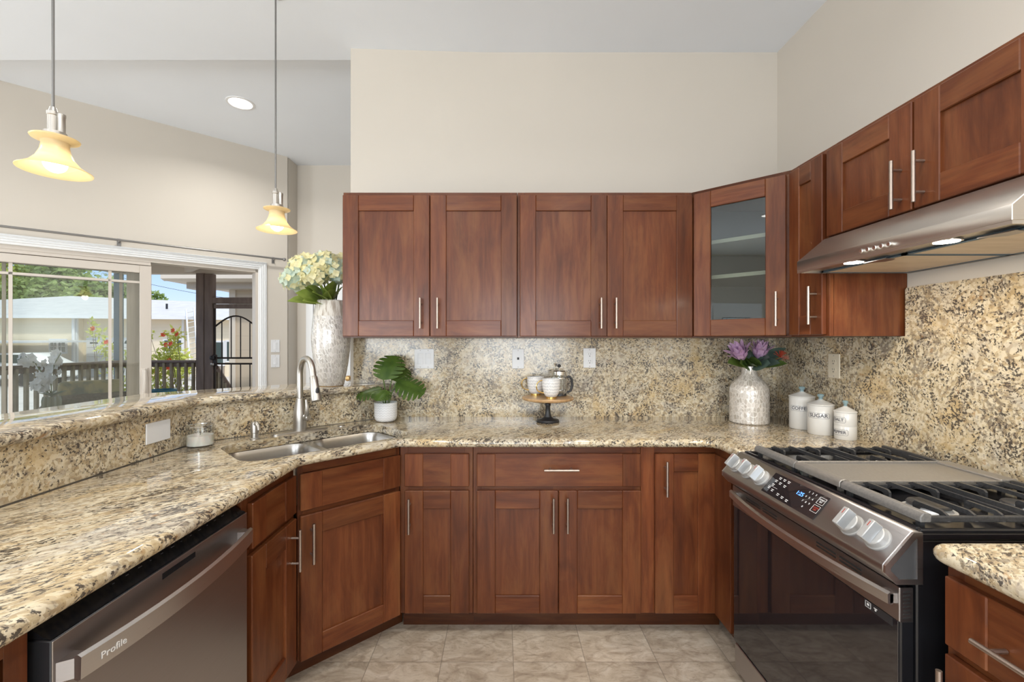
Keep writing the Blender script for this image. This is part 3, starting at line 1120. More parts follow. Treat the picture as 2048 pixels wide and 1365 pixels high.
sd = thing('soap_dispenser', 'small brushed nickel soap dispenser left of the faucet', 'soap dispenser', (-1.122, 2.012, CT), -PI / 4)
mb = MB()
mb.lathe([(0.021, 0), (0.021, 0.004), (0.016, 0.008), (0.0155, 0.028), (0.0175, 0.030), (0.0175, 0.068), (0.015, 0.078), (0.004, 0.080)], NICKEL, 20)
mb.build('pump_body', sd, local=True)
mb = MB()
mb.tube([(0.0, 0, 0.068), (0.03, 0, 0.074), (0.048, 0, 0.066), (0.056, 0, 0.048)], [0.010, 0.009, 0.007, 0.0055], NICKEL, 10)
mb.build('nozzle', sd, local=True)

mb = MB()
mb.lathe([(0.020, 0), (0.020, 0.003), (0.016, 0.005), (0.003, 0.0055)], NICKEL, 20, (-0.845, 2.335, CT))
tag(mb.build('sink_hole_cap', origin=(-0.845, 2.335, CT)), 'flat round metal hole cap on the counter right of the faucet', 'cap')

# ------------------------------------------------------------------ cabinets
# local frame of a cabinet: x to the right along its front, y into the depth, z up; doors stand proud at y = -0.02
DT = 0.02
RC = random.Random(5)


def boards(mb, x0, x1, z0, z1, st, rl, y0=-DT, y1=0.0, rec=0.009, slabrail=False, hpanel=False):
    b = 0.0026
    t = lambda: 0.5 + RC.uniform(-0.16, 0.16)
    mb.box(x0, x0 + st, y0, y1, z0, z1, WOOD_V, b, t())
    mb.box(x1 - st, x1, y0, y1, z0, z1, WOOD_V, b, t())
    if rl > 0:
        mb.box(x0 + st, x1 - st, y0, y1, z1 - rl, z1, WOOD_H, b, t())
        mb.box(x0 + st, x1 - st, y0, y1, z0, z0 + rl, WOOD_H, b, t())
    return (x0 + st, x1 - st, z0 + rl, z1 - rl)


def pull(parent, x, z, vert=True, L=0.158, y=-DT):
    mb = MB()
    r = 0.0058
    h = L / 2
    yo = y - 0.033
    if vert:
        mb.tube([(x, yo, z - h), (x, yo, z + h)], r, PULL, 12)
        ends = [(x, z - 0.048), (x, z + 0.048)]
    else:
        mb.tube([(x - h, yo, z), (x + h, yo, z)], r, PULL, 12)
        ends = [(x - 0.048, z), (x + 0.048, z)]
    for a, c in ends:
        mb.tube([(a, y + 0.002, c), (a, yo + 0.002, c)], 0.0046, PULL, 10)
    return mb.build('handle', parent, local=True)


def shaker_door(parent, x0, x1, z0, z1, st=0.083, rl=0.083, handle=None, glass=False, hl=0.158):
    mb = MB()
    a, b, c, d = boards(mb, x0, x1, z0, z1, st, rl)
    if not glass:
        mb.box(a - 0.002, b + 0.002, -DT + 0.009, -0.003, c - 0.002, d + 0.002, WOOD_V, 0, 0.5 + RC.uniform(-0.06, 0.06))
    o = mb.build('door', parent, local=True)
    if glass:
        g = MB()
        g.box(a - 0.003, b + 0.003, -0.012, -0.008, c - 0.003, d + 0.003, CAB_GLASS)
        g.build('pane', o, local=True)
    if handle:
        pull(o, handle[0], handle[1], True, hl)
    return o


def drawer_front(parent, x0, x1, z0, z1, st=0.083, handle=None, name='drawer'):
    mb = MB()
    a, b, c, d = boards(mb, x0, x1, z0, z1, st, 0)
    mb.box(a - 0.002, b + 0.002, -DT + 0.0035, 0.0, z0, z1, WOOD_H, 0.001, 0.5 + RC.uniform(-0.06, 0.06))
    o = mb.build(name, parent, local=True)
    if handle:
        pull(o, handle[0], handle[1], False)
    return o


def carcass(parent, w, depth, z0, z1, fx=(), fz=(), stile=0.038, toe=None, top=False, name='body', rails=True, side0=True, side1=True):
    """hollow box: sides, bottom, back, and a face frame with extra stiles fx and rails fz"""
    mb = MB()
    t = 0.016
    e = 0.0008
    if side0:
        mb.box(e, t, 0.016, depth, z0, z1, WOOD_V, 0, 0.42)
    if side1:
        mb.box(w - t, w - e, 0.016, depth, z0, z1, WOOD_V, 0, 0.42)
    mb.box(t, w - t, 0.016, depth, z0, z0 + t, WOOD_H, 0, 0.42)
    mb.box(t, w - t, depth - 0.01, depth, z0, z1, WOOD_V, 0, 0.42)
    if top:
        mb.box(t, w - t, 0.016, depth - 0.01, z1 - t, z1, WOOD_H, 0, 0.45)
    mb.box(e, stile, 0.0, 0.018, z0, z1, WOOD_V, 0.0008, 0.47)
    mb.box(w - stile, w - e, 0.0, 0.018, z0, z1, WOOD_V, 0.0008, 0.47)
    for x in fx:
        mb.box(x - 0.02, x + 0.02, -0.0007, 0.017, z0 + 0.001, z1 - 0.001, WOOD_V, 0, 0.5)
    for z in (z0 + 0.019, z1 - 0.019) + tuple(fz):
        mb.box(stile, w - stile, 0.0, 0.018, z - 0.019, z + 0.019, WOOD_H, 0, 0.47)
    o = mb.build(name, parent, local=True)
    if toe is not None:
        k = MB()
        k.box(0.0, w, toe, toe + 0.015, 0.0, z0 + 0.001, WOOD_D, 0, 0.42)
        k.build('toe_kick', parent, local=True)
    return o


UB, UT = 1.380, 2.142
YU = 2.326
DU0, DU1 = 1.386, 2.124
UD = YB - YU - 0.002
# two double door wall cabinets on the back wall
c = thing('wall_cabinet', 'double door cherry wall cabinet at left, its side facing the flower vase', 'cabinet', (-0.8316, YU, 0), 0, 'cherry wall cabinets')
carcass(c, 0.9156, UD, UB, UT, (0.458,), top=True)
shaker_door(c, 0.003, 0.456, DU0, DU1, handle=(0.413, 1.505))
shaker_door(c, 0.4605, 0.912, DU0, DU1, handle=(0.502, 1.505))
c = thing('wall_cabinet', 'double door cherry wall cabinet above the tiered cake stand, beside the glass corner cabinet', 'cabinet', (0.0845, YU, 0), 0, 'cherry wall cabinets')
carcass(c, 0.9155, UD, UB, UT, (0.458,), top=True)
shaker_door(c, 0.012, 0.4655, DU0, DU1, handle=(0.430, 1.505))
shaker_door(c, 0.4675, 0.912, DU0, DU1, handle=(0.507, 1.505))

# diagonal corner wall cabinet with a glass door
A0, A1 = Vector((1.0005, 2.326)), Vector((1.325, 2.022))
cw = (A1 - A0).length
ca = math.atan2(A1.y - A0.y, A1.x - A0.x)
c = thing('corner_wall_cabinet', 'corner wall cabinet with a glass door showing two shelves', 'cabinet', (A0.x, A0.y, 0), ca, 'cherry wall cabinets')
mb = MB()
pl = [(A0.x, A0.y), (A1.x, A1.y), (XW - 0.002, 2.022), (XW - 0.002, YB - 0.002), (1.0005, YB - 0.002)]
mb.prism(pl, 'z', UB, UB + 0.016, WOOD_H, 0.42)
mb.prism(pl, 'z', UT - 0.016, UT, WOOD_H, 0.45)
inn = [(A1.x + 0.012, 2.036), (XW - 0.016, 2.036), (XW - 0.016, YB - 0.016), (1.0145, YB - 0.016), (1.0145, A0.y + 0.012)]
ou = [(A1.x, 2.022), (XW - 0.002, 2.022), (XW - 0.002, YB - 0.002), (1.0005, YB - 0.002), (1.0005, A0.y)]
for i in range(4):
    mb.prism([ou[i], ou[i + 1], inn[i + 1], inn[i]], 'z', UB + 0.016, UT - 0.016, CABIN, 0.5)
mb.build('body', c)
mb = MB()
for x0, x1, z0, z1, m_ in ((0.0, 0.032, UB, UT, WOOD_V), (cw - 0.032, cw, UB, UT, WOOD_V), (0.032, cw - 0.032, UB, UB + 0.038, WOOD_H), (0.032, cw - 0.032, UT - 0.038, UT, WOOD_H)):
    mb.box(x0, x1, 0.0, 0.018, z0, z1, m_, 0.0008, 0.47)
mb.build('face_frame', c, local=True)
for z in (1.683, 1.865):
    mb = MB()
    mb.prism([(A0.x + 0.045, A0.y + 0.02), (A1.x + 0.018, A1.y + 0.045), (XW - 0.018, 2.07), (XW - 0.018, YB - 0.018), (1.03, YB - 0.018)], 'z', z, z + 0.019, MAPLE)
    mb.build('shelf', c)
shaker_door(c, 0.016, cw - 0.018, DU0, DU1, 0.083, 0.083, handle=(cw - 0.052, 1.508), glass=True)

XU = 1.325
c = thing('wall_cabinet', 'narrow single door cherry wall cabinet between the glass corner cabinet and the hood', 'cabinet', (XU, 2.020, 0), -PI / 2, 'cherry wall cabinets')
carcass(c, 0.234, XW - XU - 0.002, UB, UT, top=True)
shaker_door(c, 0.010, 0.218, DU0, DU1, 0.068, 0.083, handle=(0.185, 1.508))

ZH = 1.772
c = thing('wall_cabinet', 'short two door cherry cabinet mounted above the range hood', 'cabinet', (XU, 1.785, 0), -PI / 2, 'cherry wall cabinets')
carcass(c, 0.760, XW - XU - 0.002, ZH, UT, (0.38,), top=True)
shaker_door(c, 0.006, 0.376, ZH + 0.006, DU1, 0.083, 0.083, handle=(0.340, 1.868))
shaker_door(c, 0.383, 0.754, ZH + 0.006, DU1, 0.083, 0.083, handle=(0.418, 1.868))

# base cabinets on the back wall
YF = 2.05
BT = CU - 0.001
TZ = 0.10
DR0, DR1, DD0, DD1 = 0.692, 0.8425, 0.108, 0.672
BD = YB - YF - 0.004
c = thing('base_cabinet', 'narrow cherry base cabinet with one door, between the sink corner and the wide drawer', 'cabinet', (-0.470, YF, 0), 0, 'cherry base cabinets')
carcass(c, 0.338, BD, TZ, BT, fz=(0.682,), toe=0.072)
drawer_front(c, 0.025, 0.321, DR0, DR1, 0.085)
shaker_door(c, 0.025, 0.321, DD0, DD1, 0.085, 0.083, handle=(0.050, 0.566))
c = thing('base_cabinet', 'wide cherry base cabinet with a drawer over two doors below the cake stand', 'cabinet', (-0.1315, YF, 0), 0, 'cherry base cabinets')
carcass(c, 0.775, BD, TZ, BT, (0.39,), fz=(0.682,), toe=0.072)
drawer_front(c, 0.018, 0.772, DR0, DR1, 0.085, handle=(0.403, 0.775))
shaker_door(c, 0.018, 0.392, DD0, DD1, 0.085, 0.083, handle=(0.367, 0.57))
shaker_door(c, 0.395, 0.772, DD0, DD1, 0.085, 0.083, handle=(0.431, 0.57))
c = thing('base_cabinet', 'cherry base cabinet with one full height door in the corner left of the range', 'cabinet', (0.6440, YF, 0), 0, 'cherry base cabinets')
mb = MB()
mb.box(0.0005, 0.064, 0.0, 0.018, TZ, BT, WOOD_V, 0.0008, 0.80)
mb.box(0.064, 0.348, 0.0, 0.018, BT - 0.032, BT, WOOD_H, 0, 0.47)
mb.box(0.064, 0.348, 0.0, 0.018, TZ, TZ + 0.03, WOOD_H, 0, 0.47)
mb.box(0.0005, 0.016, 0.018, BD, TZ, BT, WOOD_V, 0, 0.42)
mb.box(0.0005, XW - 0.65, BD - 0.01, BD, TZ, BT, WOOD_V, 0, 0.42)
mb.box(0.016, XW - 0.65, 0.018, BD - 0.01, TZ, TZ + 0.016, WOOD_H, 0, 0.42)
mb.box(0.346, 0.364, 0.0, 0.018, TZ, BT, WOOD_V, 0.0008, 0.42)
# return that runs back along the side to the range
mb.box(0.346, 0.364, -0.245, 0.0, TZ, BT, WOOD_V, 0.001, 0.40)
mb.box(0.364, 0.990, -0.245, -0.229, TZ, BT, WOOD_V, 0.001, 0.40)
mb.build('body', c, local=True)
mb = MB()
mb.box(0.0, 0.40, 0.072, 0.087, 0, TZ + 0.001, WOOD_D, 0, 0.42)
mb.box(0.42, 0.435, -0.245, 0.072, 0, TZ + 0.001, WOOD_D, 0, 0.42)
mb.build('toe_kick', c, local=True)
shaker_door(c, 0.062, 0.344, DD0, DR1, 0.085, 0.083, handle=(0.105, 0.735))
mb = MB()
mb.box(0.334, 0.346, -0.16, -0.022, DD0, DR1, WOOD_V, 0.0015, 0.44)
mb.build('filler_panel', c, local=True)

# diagonal sink cabinet
S0, S1 = Vector((-0.802, 1.738)), Vector((-0.4725, 2.049))
sw = (S1 - S0).length
sa = math.atan2(S1.y - S0.y, S1.x - S0.x)
c = thing('sink_base_cabinet', 'angled cherry base cabinet with a false drawer and one door under the sink', 'cabinet', (S0.x, S0.y, 0), sa, 'cherry base cabinets')
mb = MB()
for x0, x1, z0, z1, m_ in ((0.0, 0.02, TZ, BT, WOOD_V), (sw - 0.02, sw, TZ, BT, WOOD_V), (0.02, sw - 0.02, TZ, TZ + 0.03, WOOD_H), (0.02, sw - 0.02, BT - 0.038, BT, WOOD_H), (0.02, sw - 0.02, 0.664, 0.70, WOOD_H)):
    mb.box(x0, x1, 0.0, 0.018, z0, z1, m_, 0.0008, 0.38)
mb.box(0.03, sw - 0.03, 0.018, 0.50, TZ, TZ + 0.016, WOOD_H, 0, 0.4)
mb.build('body', c, local=True)
mb = MB()
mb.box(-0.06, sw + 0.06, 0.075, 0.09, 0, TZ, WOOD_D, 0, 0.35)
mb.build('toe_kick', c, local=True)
drawer_front(c, 0.006, sw - 0.006, DR0, DR1 - 0.006, 0.085, name='false_drawer')
shaker_door(c, 0.006, sw - 0.006, DD0 - 0.006, DD1, 0.085, 0.083, handle=(0.045, 0.565))

# left run : base cabinet, dishwasher, end cabinet
XL = -0.815
c = thing('base_cabinet', 'cherry base cabinet with drawer and door between the dishwasher and the sink cabinet', 'cabinet', (XL, 1.383, 0), PI / 2, 'cherry base cabinets')
carcass(c, 0.352, 0.53, TZ, BT, fz=(0.682,), toe=0.072)
drawer_front(c, 0.032, 0.335, DR0, DR1 - 0.004, 0.085)
shaker_door(c, 0.028, 0.335, DD0, DD1, 0.085, 0.083, handle=(0.292, 0.565))
c = thing('base_cabinet', 'cherry base cabinet panel left of the dishwasher at the lower left corner', 'cabinet', (XL, -0.1, 0), PI / 2, 'cherry base cabinets')
carcass(c, 0.862, 0.53, TZ, BT, (0.43,), fz=(0.682,), toe=0.072)
drawer_front(c, 0.03, 0.41, DR0, DR1, 0.085, handle=(0.22, 0.77))
drawer_front(c, 0.45, 0.80, DR0, DR1, 0.085, handle=(0.63, 0.77))
shaker_door(c, 0.03, 0.41, DD0, DD1, 0.085, 0.083, handle=(0.37, 0.57))
shaker_door(c, 0.45, 0.80, DD0, DD1, 0.085, 0.083, handle=(0.49, 0.57))

# right run past the range
c = thing('base_cabinet', 'cherry base cabinet with a drawer over a door, right of the range', 'cabinet', (0.993, 0.985, 0), -PI / 2, 'cherry base cabinets')
carcass(c, 0.70, XW - 0.997, TZ, BT, (0.36,), fz=(0.682,), toe=0.072)
drawer_front(c, 0.012, 0.345, DR0, DR1, 0.085, handle=(0.178, 0.757))
shaker_door(c, 0.012, 0.345, DD0, DD1, 0.085, 0.083, handle=(0.034, 0.57))
drawer_front(c, 0.372, 0.69, DR0, DR1, 0.085, handle=(0.53, 0.757))
shaker_door(c, 0.372, 0.69, DD0, DD1, 0.085, 0.083, handle=(0.66, 0.57))

# ------------------------------------------------------------------ dishwasher
PRINT_PALE = plain('pale_grey_print', (0.70, 0.68, 0.66), 0.5)
MARK_DIM = plain('dim_key_print', (0.10, 0.10, 0.11), 0.5)
dw = thing('dishwasher', 'slate stainless dishwasher with bowed handle set into the left counter run', 'dishwasher', (XL, 0.772, 0), PI / 2)
W = 0.603
mb = MB()
mb.box(0.006, W - 0.006, 0.022, 0.52, 0.02, 0.868, BLACK_SAT)
mb.box(0.006, W - 0.006, 0.07, 0.09, 0.0, 0.10, BLACK_SAT)
mb.build('tub', dw, local=True)
mb = MB()
mb.prism([(-0.0245, 0.112), (-0.0245, 0.829), (0.0, 0.831), (0.02, 0.829), (0.02, 0.112)], 'x', 0.004, W - 0.004, BLACK_SAT, bev=0.002)
mb.box(0.0045, W - 0.0045, -0.027, -0.0246, 0.112, 0.8285, STEEL_DARK, 0.001)
dd = mb.build('door', dw, local=True)
mb = MB()
mb.prism([(-0.0235, 0.8315), (-0.010, 0.8345), (0.045, 0.8705), (0.045, 0.8315)], 'x', 0.006, W - 0.006, BLACK_GLOSS)
cs = mb.build('control_strip', dw, local=True)
for k in range(12):
    x = 0.16 + k * 0.033
    for j in range(2):
        mb = MB()
        y, z = 0.004 + j * 0.012, 0.84366 + j * 0.007855 + 0.0008
        w_ = 0.005 + 0.003 * ((k * 7 + j * 3) % 3)
        mb.prism([(y, z), (y + 0.0012, z + 0.00079), (y + 0.0012, z + 0.0012), (y, z + 0.0004)], 'x', x, x + w_, MARK_DIM)
        mb.build('button_mark', cs, local=True)
mb = MB()
mb.box(0.256, 0.366, -0.0278, -0.0268, 0.803, 0.8165, BLACK_GLOSS)
mb.build('status_window', dw, local=True)


def bow(x, a, b, y0, y1):
    u = (x - a) / (b - a) * 2 - 1
    return y0 + (y1 - y0) * (1 - u * u)


mb = MB()
a, b = 0.022, 0.570
rr = []
for k in range(25):
    x = a + (b - a) * k / 24
    y = bow(x, a, b, -0.060, -0.088)
    rr.append([(x, y, 0.749), (x, y - 0.001, 0.789), (x, y + 0.006, 0.7935), (x, y + 0.013, 0.789), (x, y + 0.013, 0.749), (x, y + 0.006, 0.746)])
mb.rings(rr, STEEL)
for x in (a, b - 0.022):
    mb.prism([(x - 0.012 if x < 0.1 else x + 0.0, -0.0265), (x + 0.022 if x < 0.1 else x + 0.034, -0.0265), (x + 0.020, -0.052), (x + 0.002, -0.052)], 'z', 0.751, 0.787, STEEL_DARK)
hd = mb.build('handle', dw, local=True)
text_mesh('Profile', 0.0185, PRINT_PALE, lambda v: (0.078 + v.x, bow(0.078 + v.x, a, b, -0.060, -0.088) - 0.0012 - v.z, 0.768 + v.y)).build('lettering', hd, local=True)

# ------------------------------------------------------------------ range
RX, RY, RW = 0.98, 1.798, 0.757
rg = thing('gas_range', 'black and stainless slide in gas range with a cast iron griddle, below the hood', 'range', (RX, RY, 0), -PI / 2)
mb = MB()
mb.box(0.003, RW - 0.003, 0.0, 0.625, 0.03, 0.887, BLACK_GLOSS, 0.003)
for x in (0.05, RW - 0.05):
    for y in (0.05, 0.55):
        mb.lathe([(0.018, 0), (0.018, 0.03)], BLACK_SAT, 12, (x, y, 0))
mb.build('body', rg, local=True)
mb = MB()
mb.box(0.0, RW, 0.008, 0.636, 0.888, 0.906, BLACK_GLOSS, 0.004)
for x0, x1, y0, y1 in ((0.0, 0.012, 0.008, 0.636), (RW - 0.012, RW, 0.008, 0.636), (0.012, RW - 0.012, 0.61, 0.636), (0.012, RW - 0.012, 0.008, 0.02)):
    mb.box(x0, x1, y0, y1, 0.904, 0.914, BLACK_GLOSS, 0.003)
mb.build('cooktop', rg, local=True)

PT, PB = Vector((-0.015, 0.909)), Vector((-0.082, 0.831))
PD = PB - PT
PN = Vector((-0.757, 0.650))


def pan(x, t, h):
    p = PT + PD * t + PN * h
    return Vector((x, p.x, p.y))


mb = MB()
prof = [(0.006, 0.909), (-0.015, 0.909), (-0.082, 0.831), (-0.082, 0.814), (-0.055, 0.787), (0.006, 0.787)]
mb.prism(prof, 'x', 0.0, RW, STEEL_DARK, bev=0.003)
cp = mb.build('control_panel', rg, local=True)
CAP_GREY = plain('end_cap_grey', (0.085, 0.085, 0.088), 0.45, 0.3)
# cast end caps with a raised border and recessed middle
for x0, s in ((RW, 1), (0.0, -1)):
    mb = MB()
    pin = inset(prof, 0.013)
    n = len(prof)
    for i in range(n):
        j = (i + 1) % n
        q = [prof[i], prof[j], pin[j], pin[i]]
        mb.prism(q, 'x', min(x0, x0 + s * 0.006), max(x0, x0 + s * 0.006), STEEL)
    mb.prism(pin, 'x', min(x0, x0 + s * 0.002), max(x0, x0 + s * 0.002), CAP_GREY)
    mb.build('end_cap', rg, local=True)
# dark glass display
mb = MB()
mb.rings([[pan(x, t, 0.0006) for x, t in ((0.258, 0.12), (0.512, 0.12), (0.512, 0.90), (0.258, 0.90))], [pan(x, t, 0.0022) for x, t in ((0.258, 0.12), (0.512, 0.12), (0.512, 0.90), (0.258, 0.90))]], BLACK_GLASS)
disp = mb.build('display', rg, local=True)
pl = PD.length
txt = lambda xc, tc: (lambda v: pan(xc + v.x, tc - v.y / pl, 0.0026 + v.z))
text_mesh('1:25', 0.019, LED_BLUE, txt(0.410, 0.40)).build('clock_digits', disp, local=True)
def dash(x, t, w, h=0.0022, m=PRINT_WHITE):
    dt = h / pl
    mb = MB()
    mb.rings([[pan(a, b, z) for a, b in ((x, t), (x + w, t), (x + w, t + dt), (x, t + dt))] for z in (0.0024, 0.0029)], m)
    mb.build('key_mark', disp, local=True)


for x, t in ((0.290, 0.20), (0.312, 0.20), (0.334, 0.20), (0.282, 0.34), (0.305, 0.36), (0.330, 0.38), (0.282, 0.50), (0.274, 0.64), (0.296, 0.68), (0.330, 0.72), (0.354, 0.74), (0.378, 0.76)):
    dash(x, t, 0.012)
    dash(x + 0.002, t + 0.05, 0.009)
dash(0.272, 0.60, 0.045, 0.0008)
for x, t in ((0.482, 0.20), (0.482, 0.48)):
    for a, b, w, h in ((x, t, 0.027, 0.001), (x, t + 0.22, 0.027, 0.001), (x, t, 0.001, 0.0225), (x + 0.026, t, 0.001, 0.0225)):
        dash(a, b, w, h)
for i, ch in enumerate('1234567890'):
    x = 0.436 + 0.0145 * (i % 3) if i < 9 else 0.4505
    t = 0.22 + 0.165 * (i // 3)
    text_mesh(ch, 0.009, PRINT_WHITE, txt(x, t)).build('key_digit', disp, local=True)
text_mesh('START\nSET', 0.0072, PRINT_WHITE, txt(0.4955, 0.315)).build('key_word', disp, local=True)
text_mesh('CLEAR\nOFF', 0.0072, PRINT_RED, txt(0.4955, 0.595)).build('key_word', disp, local=True)

# knobs
Mpan = Matrix(((1, 0, 0, 0), (0, PD.x / pl, PN.x, 0), (0, PD.y / pl, PN.y, 0), (0, 0, 0, 1)))   # local: x along panel, y down the slope, z out
for kx in (0.055, 0.136, 0.217, 0.625, 0.706):
    M = Matrix.Translation(pan(kx, 0.52, 0)) @ Mpan
    mb = MB()
    mb.lathe([(0.031, 0.0), (0.031, 0.004), (0.0275, 0.005), (0.0275, 0.019), (0.0255, 0.0215), (0.004, 0.022)], KNOB_LIGHT, 28, M=M)
    kn = mb.build('knob', rg, local=True)
    mb = MB()
    mb.prism([(-0.0125, 0.020), (0.0125, 0.020), (0.0085, 0.044), (-0.0085, 0.044)], 'y', -0.0275, 0.0255, KNOB_LIGHT, bev=0.0015, M=M)
    mb.prism([(-0.0128, 0.0225), (-0.0122, 0.0225), (-0.0088, 0.0425), (-0.0094, 0.0425)], 'y', -0.026, 0.024, KNOB_GREY, M=M)
    mb.prism([(0.0128, 0.0225), (0.0122, 0.0225), (0.0088, 0.0425), (0.0094, 0.0425)], 'y', -0.026, 0.024, KNOB_GREY, M=M)
    gp = mb.build('grip', kn, local=True)
    mb = MB()
    mb.box(-0.0009, 0.0009, -0.022, -0.008, 0.0438, 0.0445, PRINT_RED, M=M)
    mb.build('pointer_mark', kn, local=True)

# oven door
mb = MB()
mb.box(0.003, RW - 0.003, -0.038, -0.006, 0.150, 0.775, BLACK_GLOSS, 0.003)
od = mb.build('oven_door', rg, local=True)
mb = MB()
mb.box(0.0025, RW - 0.0025, -0.0415, -0.0375, 0.694, 0.7755, STEEL_DARK, 0.0015)
mb.box(RW - 0.005, RW - 0.0022, -0.0390, -0.010, 0.694, 0.7755, STEEL_DARK)
for x0, x1 in ((0.10, 0.195), (0.208, 0.29), (0.479, 0.556), (0.569, 0.645)):
    for z in (0.7575, 0.7475):
        mb.box(x0, x1, -0.0422, -0.0410, z, z + 0.0042, BLACK_SLOT)
for k in range(8):
    z = 0.702 + k * 0.0088
    mb.prism([(-0.033, z), (-0.017, z + 0.002), (-0.017, z + 0.0046), (-0.033, z + 0.0026)], 'x', RW - 0.0025, RW - 0.0018, BLACK_SLOT)
mb.build('trim_strip', od, local=True)
mb = MB()
mb.box(0.008, RW - 0.008, -0.0402, -0.0378, 0.155, 0.6925, BLACK_GLASS, 0.001)
mb.build('glass', od, local=True)
mb = MB()
a, b = 0.012, RW - 0.012
rr = []
for k in range(29):
    x = a + (b - a) * k / 28
    y = bow(x, a, b, -0.060, -0.094)
    rr.append([(x, y, 0.732), (x, y - 0.001, 0.755), (x, y + 0.006, 0.7605), (x, y + 0.013, 0.757), (x, y + 0.012, 0.732), (x, y + 0.006, 0.729)])
mb.rings(rr, STEEL)
for x in (a, b - 0.03):
    mb.box(x, x + 0.03, -0.056, -0.0405, 0.733, 0.756, STEEL, 0.001)
mb.build('handle', od, local=True)
mb = MB()
mb.box(0.652, 0.735, -0.0409, -0.0401, 0.672, 0.6925, BLACK_SAT)
for x0, x1, z0, z1 in ((0.656, 0.657, 0.675, 0.690), (0.672, 0.673, 0.675, 0.690), (0.656, 0.673, 0.675, 0.676), (0.656, 0.673, 0.689, 0.690), (0.661, 0.668, 0.680, 0.686), (0.682, 0.692, 0.684, 0.686), (0.685, 0.689, 0.679, 0.683)):
    mb.box(x0, x1, -0.0414, -0.0408, z0, z1, PRINT_WHITE)
mb.build('sticker', od, local=True)
mb = MB()
mb.box(0.003, RW - 0.003, -0.034, -0.004, 0.035, 0.138, STEEL_DARK, 0.003)
mb.build('storage_drawer', rg, local=True)


# cooking grates
GRATE_BAR = mottled('grey_grate_iron', (0.13, 0.125, 0.12), (0.18, 0.17, 0.16), 150, 0.36)  # lighter grey iron for the front bars
def grate(x0, x1, edge_l, edge_r):
    y0, y1 = 0.030, 0.545
    zt = 0.946
    m_ = MB()
    r = 0.012
    # heavy rounded front bar
    m_.prism([(y0 - 0.006, 0.922), (y0 + 0.020, 0.922), (y0 + 0.022, zt - 0.004), (y0 + 0.014, zt), (y0 + 0.002, zt - 0.001), (y0 - 0.006, zt - 0.010)], 'x', x0, x1, GRATE_BAR, bev=0.002)
    m_.prism([(y1 - 0.020, 0.922), (y1 + 0.012, 0.922), (y1 + 0.010, zt - 0.006), (y1, zt), (y1 - 0.016, zt)], 'x', x0, x1, IRON, bev=0.002)
    for x in (x0 + 0.0005, x1 - 0.0105):
        m_.box(x, x + 0.010, y0 + 0.012, y1 - 0.006, 0.9225, 0.937, IRON, 0.002)
    for x in (x0 + 0.012, x1 - 0.022):
        for y in (y0 + 0.002, y1 - 0.012):
            m_.box(x, x + 0.012, y, y + 0.012, 0.9055, 0.924, IRON)
    m_.box(x0, x1, (y0 + y1) / 2 - 0.005, (y0 + y1) / 2 + 0.005, 0.920, 0.934, IRON, 0.001)
    xm = (x0 + x1) / 2
    n = 7
    for k in range(n):
        y = y0 + 0.062 + k * (y1 - y0 - 0.115) / (n - 1)
        spans = [(x0, x1)] if k % 2 else [(x0, xm - 0.035), (xm + 0.035, x1)]
        for a, b in spans:
            sl = a == x0
            sr = b == x1
            p = [(a, 0.924), (a + (0.004 if sl else 0.0), zt - 0.006), (a + (0.018 if sl else 0.006), zt), (b - (0.018 if sr else 0.006), zt), (b - (0.004 if sr else 0.0), zt - 0.006), (b, 0.924), (b - 0.010, 0.924), (b - 0.022, zt - 0.011), (a + 0.022, zt - 0.011), (a + 0.010, 0.924)]
            m_.prism(p, 'y', y - 0.0034, y + 0.0034, IRON)
    return m_.build('grate', rg, local=True)


grate(0.040, 0.277, 0, 0)
grate(0.487, 0.738, 0, 0)
mb = MB()
gx0, gx1, gy0, gy1 = 0.281, 0.483, 0.030, 0.556
mb.box(gx0, gx1, gy0, gy1, 0.922, 0.9405, GRIDDLE, 0.004)
mb.prism([(gy0 - 0.006, 0.922), (gy0 + 0.026, 0.922), (gy0 + 0.026, 0.944), (gy0 + 0.012, 0.9475), (gy0, 0.945), (gy0 - 0.006, 0.938)], 'x', gx0, gx1, GRIDDLE, bev=0.002)
mb.box(gx0, gx0 + 0.007, gy0, gy1, 0.938, 0.949, GRIDDLE, 0.002)
mb.box(gx1 - 0.007, gx1, gy0, gy1, 0.938, 0.9425, GRIDDLE, 0.002)
mb.box(gx0, gx1, gy1 - 0.05, gy1, 0.938, 0.947, GRIDDLE, 0.003)
for x in (gx0 + 0.02, gx1 - 0.03):
    for y in (gy0 + 0.01, gy1 - 0.03):
        mb.box(x, x + 0.012, y, y + 0.012, 0.9055, 0.923, GRIDDLE)
mb.build('griddle', rg, local=True)
for bx, by, br in ((0.158, 0.165, 0.036), (0.158, 0.41, 0.030), (0.612, 0.165, 0.045), (0.612, 0.41, 0.036), (0.382, 0.29, 0.034)):
    mb = MB()
    mb.lathe([(br + 0.012, 0.9055), (br + 0.012, 0.909), (br + 0.004, 0.910), (br, 0.914), (br, 0.9185)], ALU, 24, (bx, by, 0))
    bn = mb.build('burner', rg, local=True)
    mb = MB()
    mb.lathe([(br - 0.001, 0.9187), (br + 0.002, 0.921), (br - 0.001, 0.9255), (br * 0.6, 0.927), (0.003, 0.9275)], IRON, 24, (bx, by, 0))
    mb.build('burner_cap', bn, local=True)

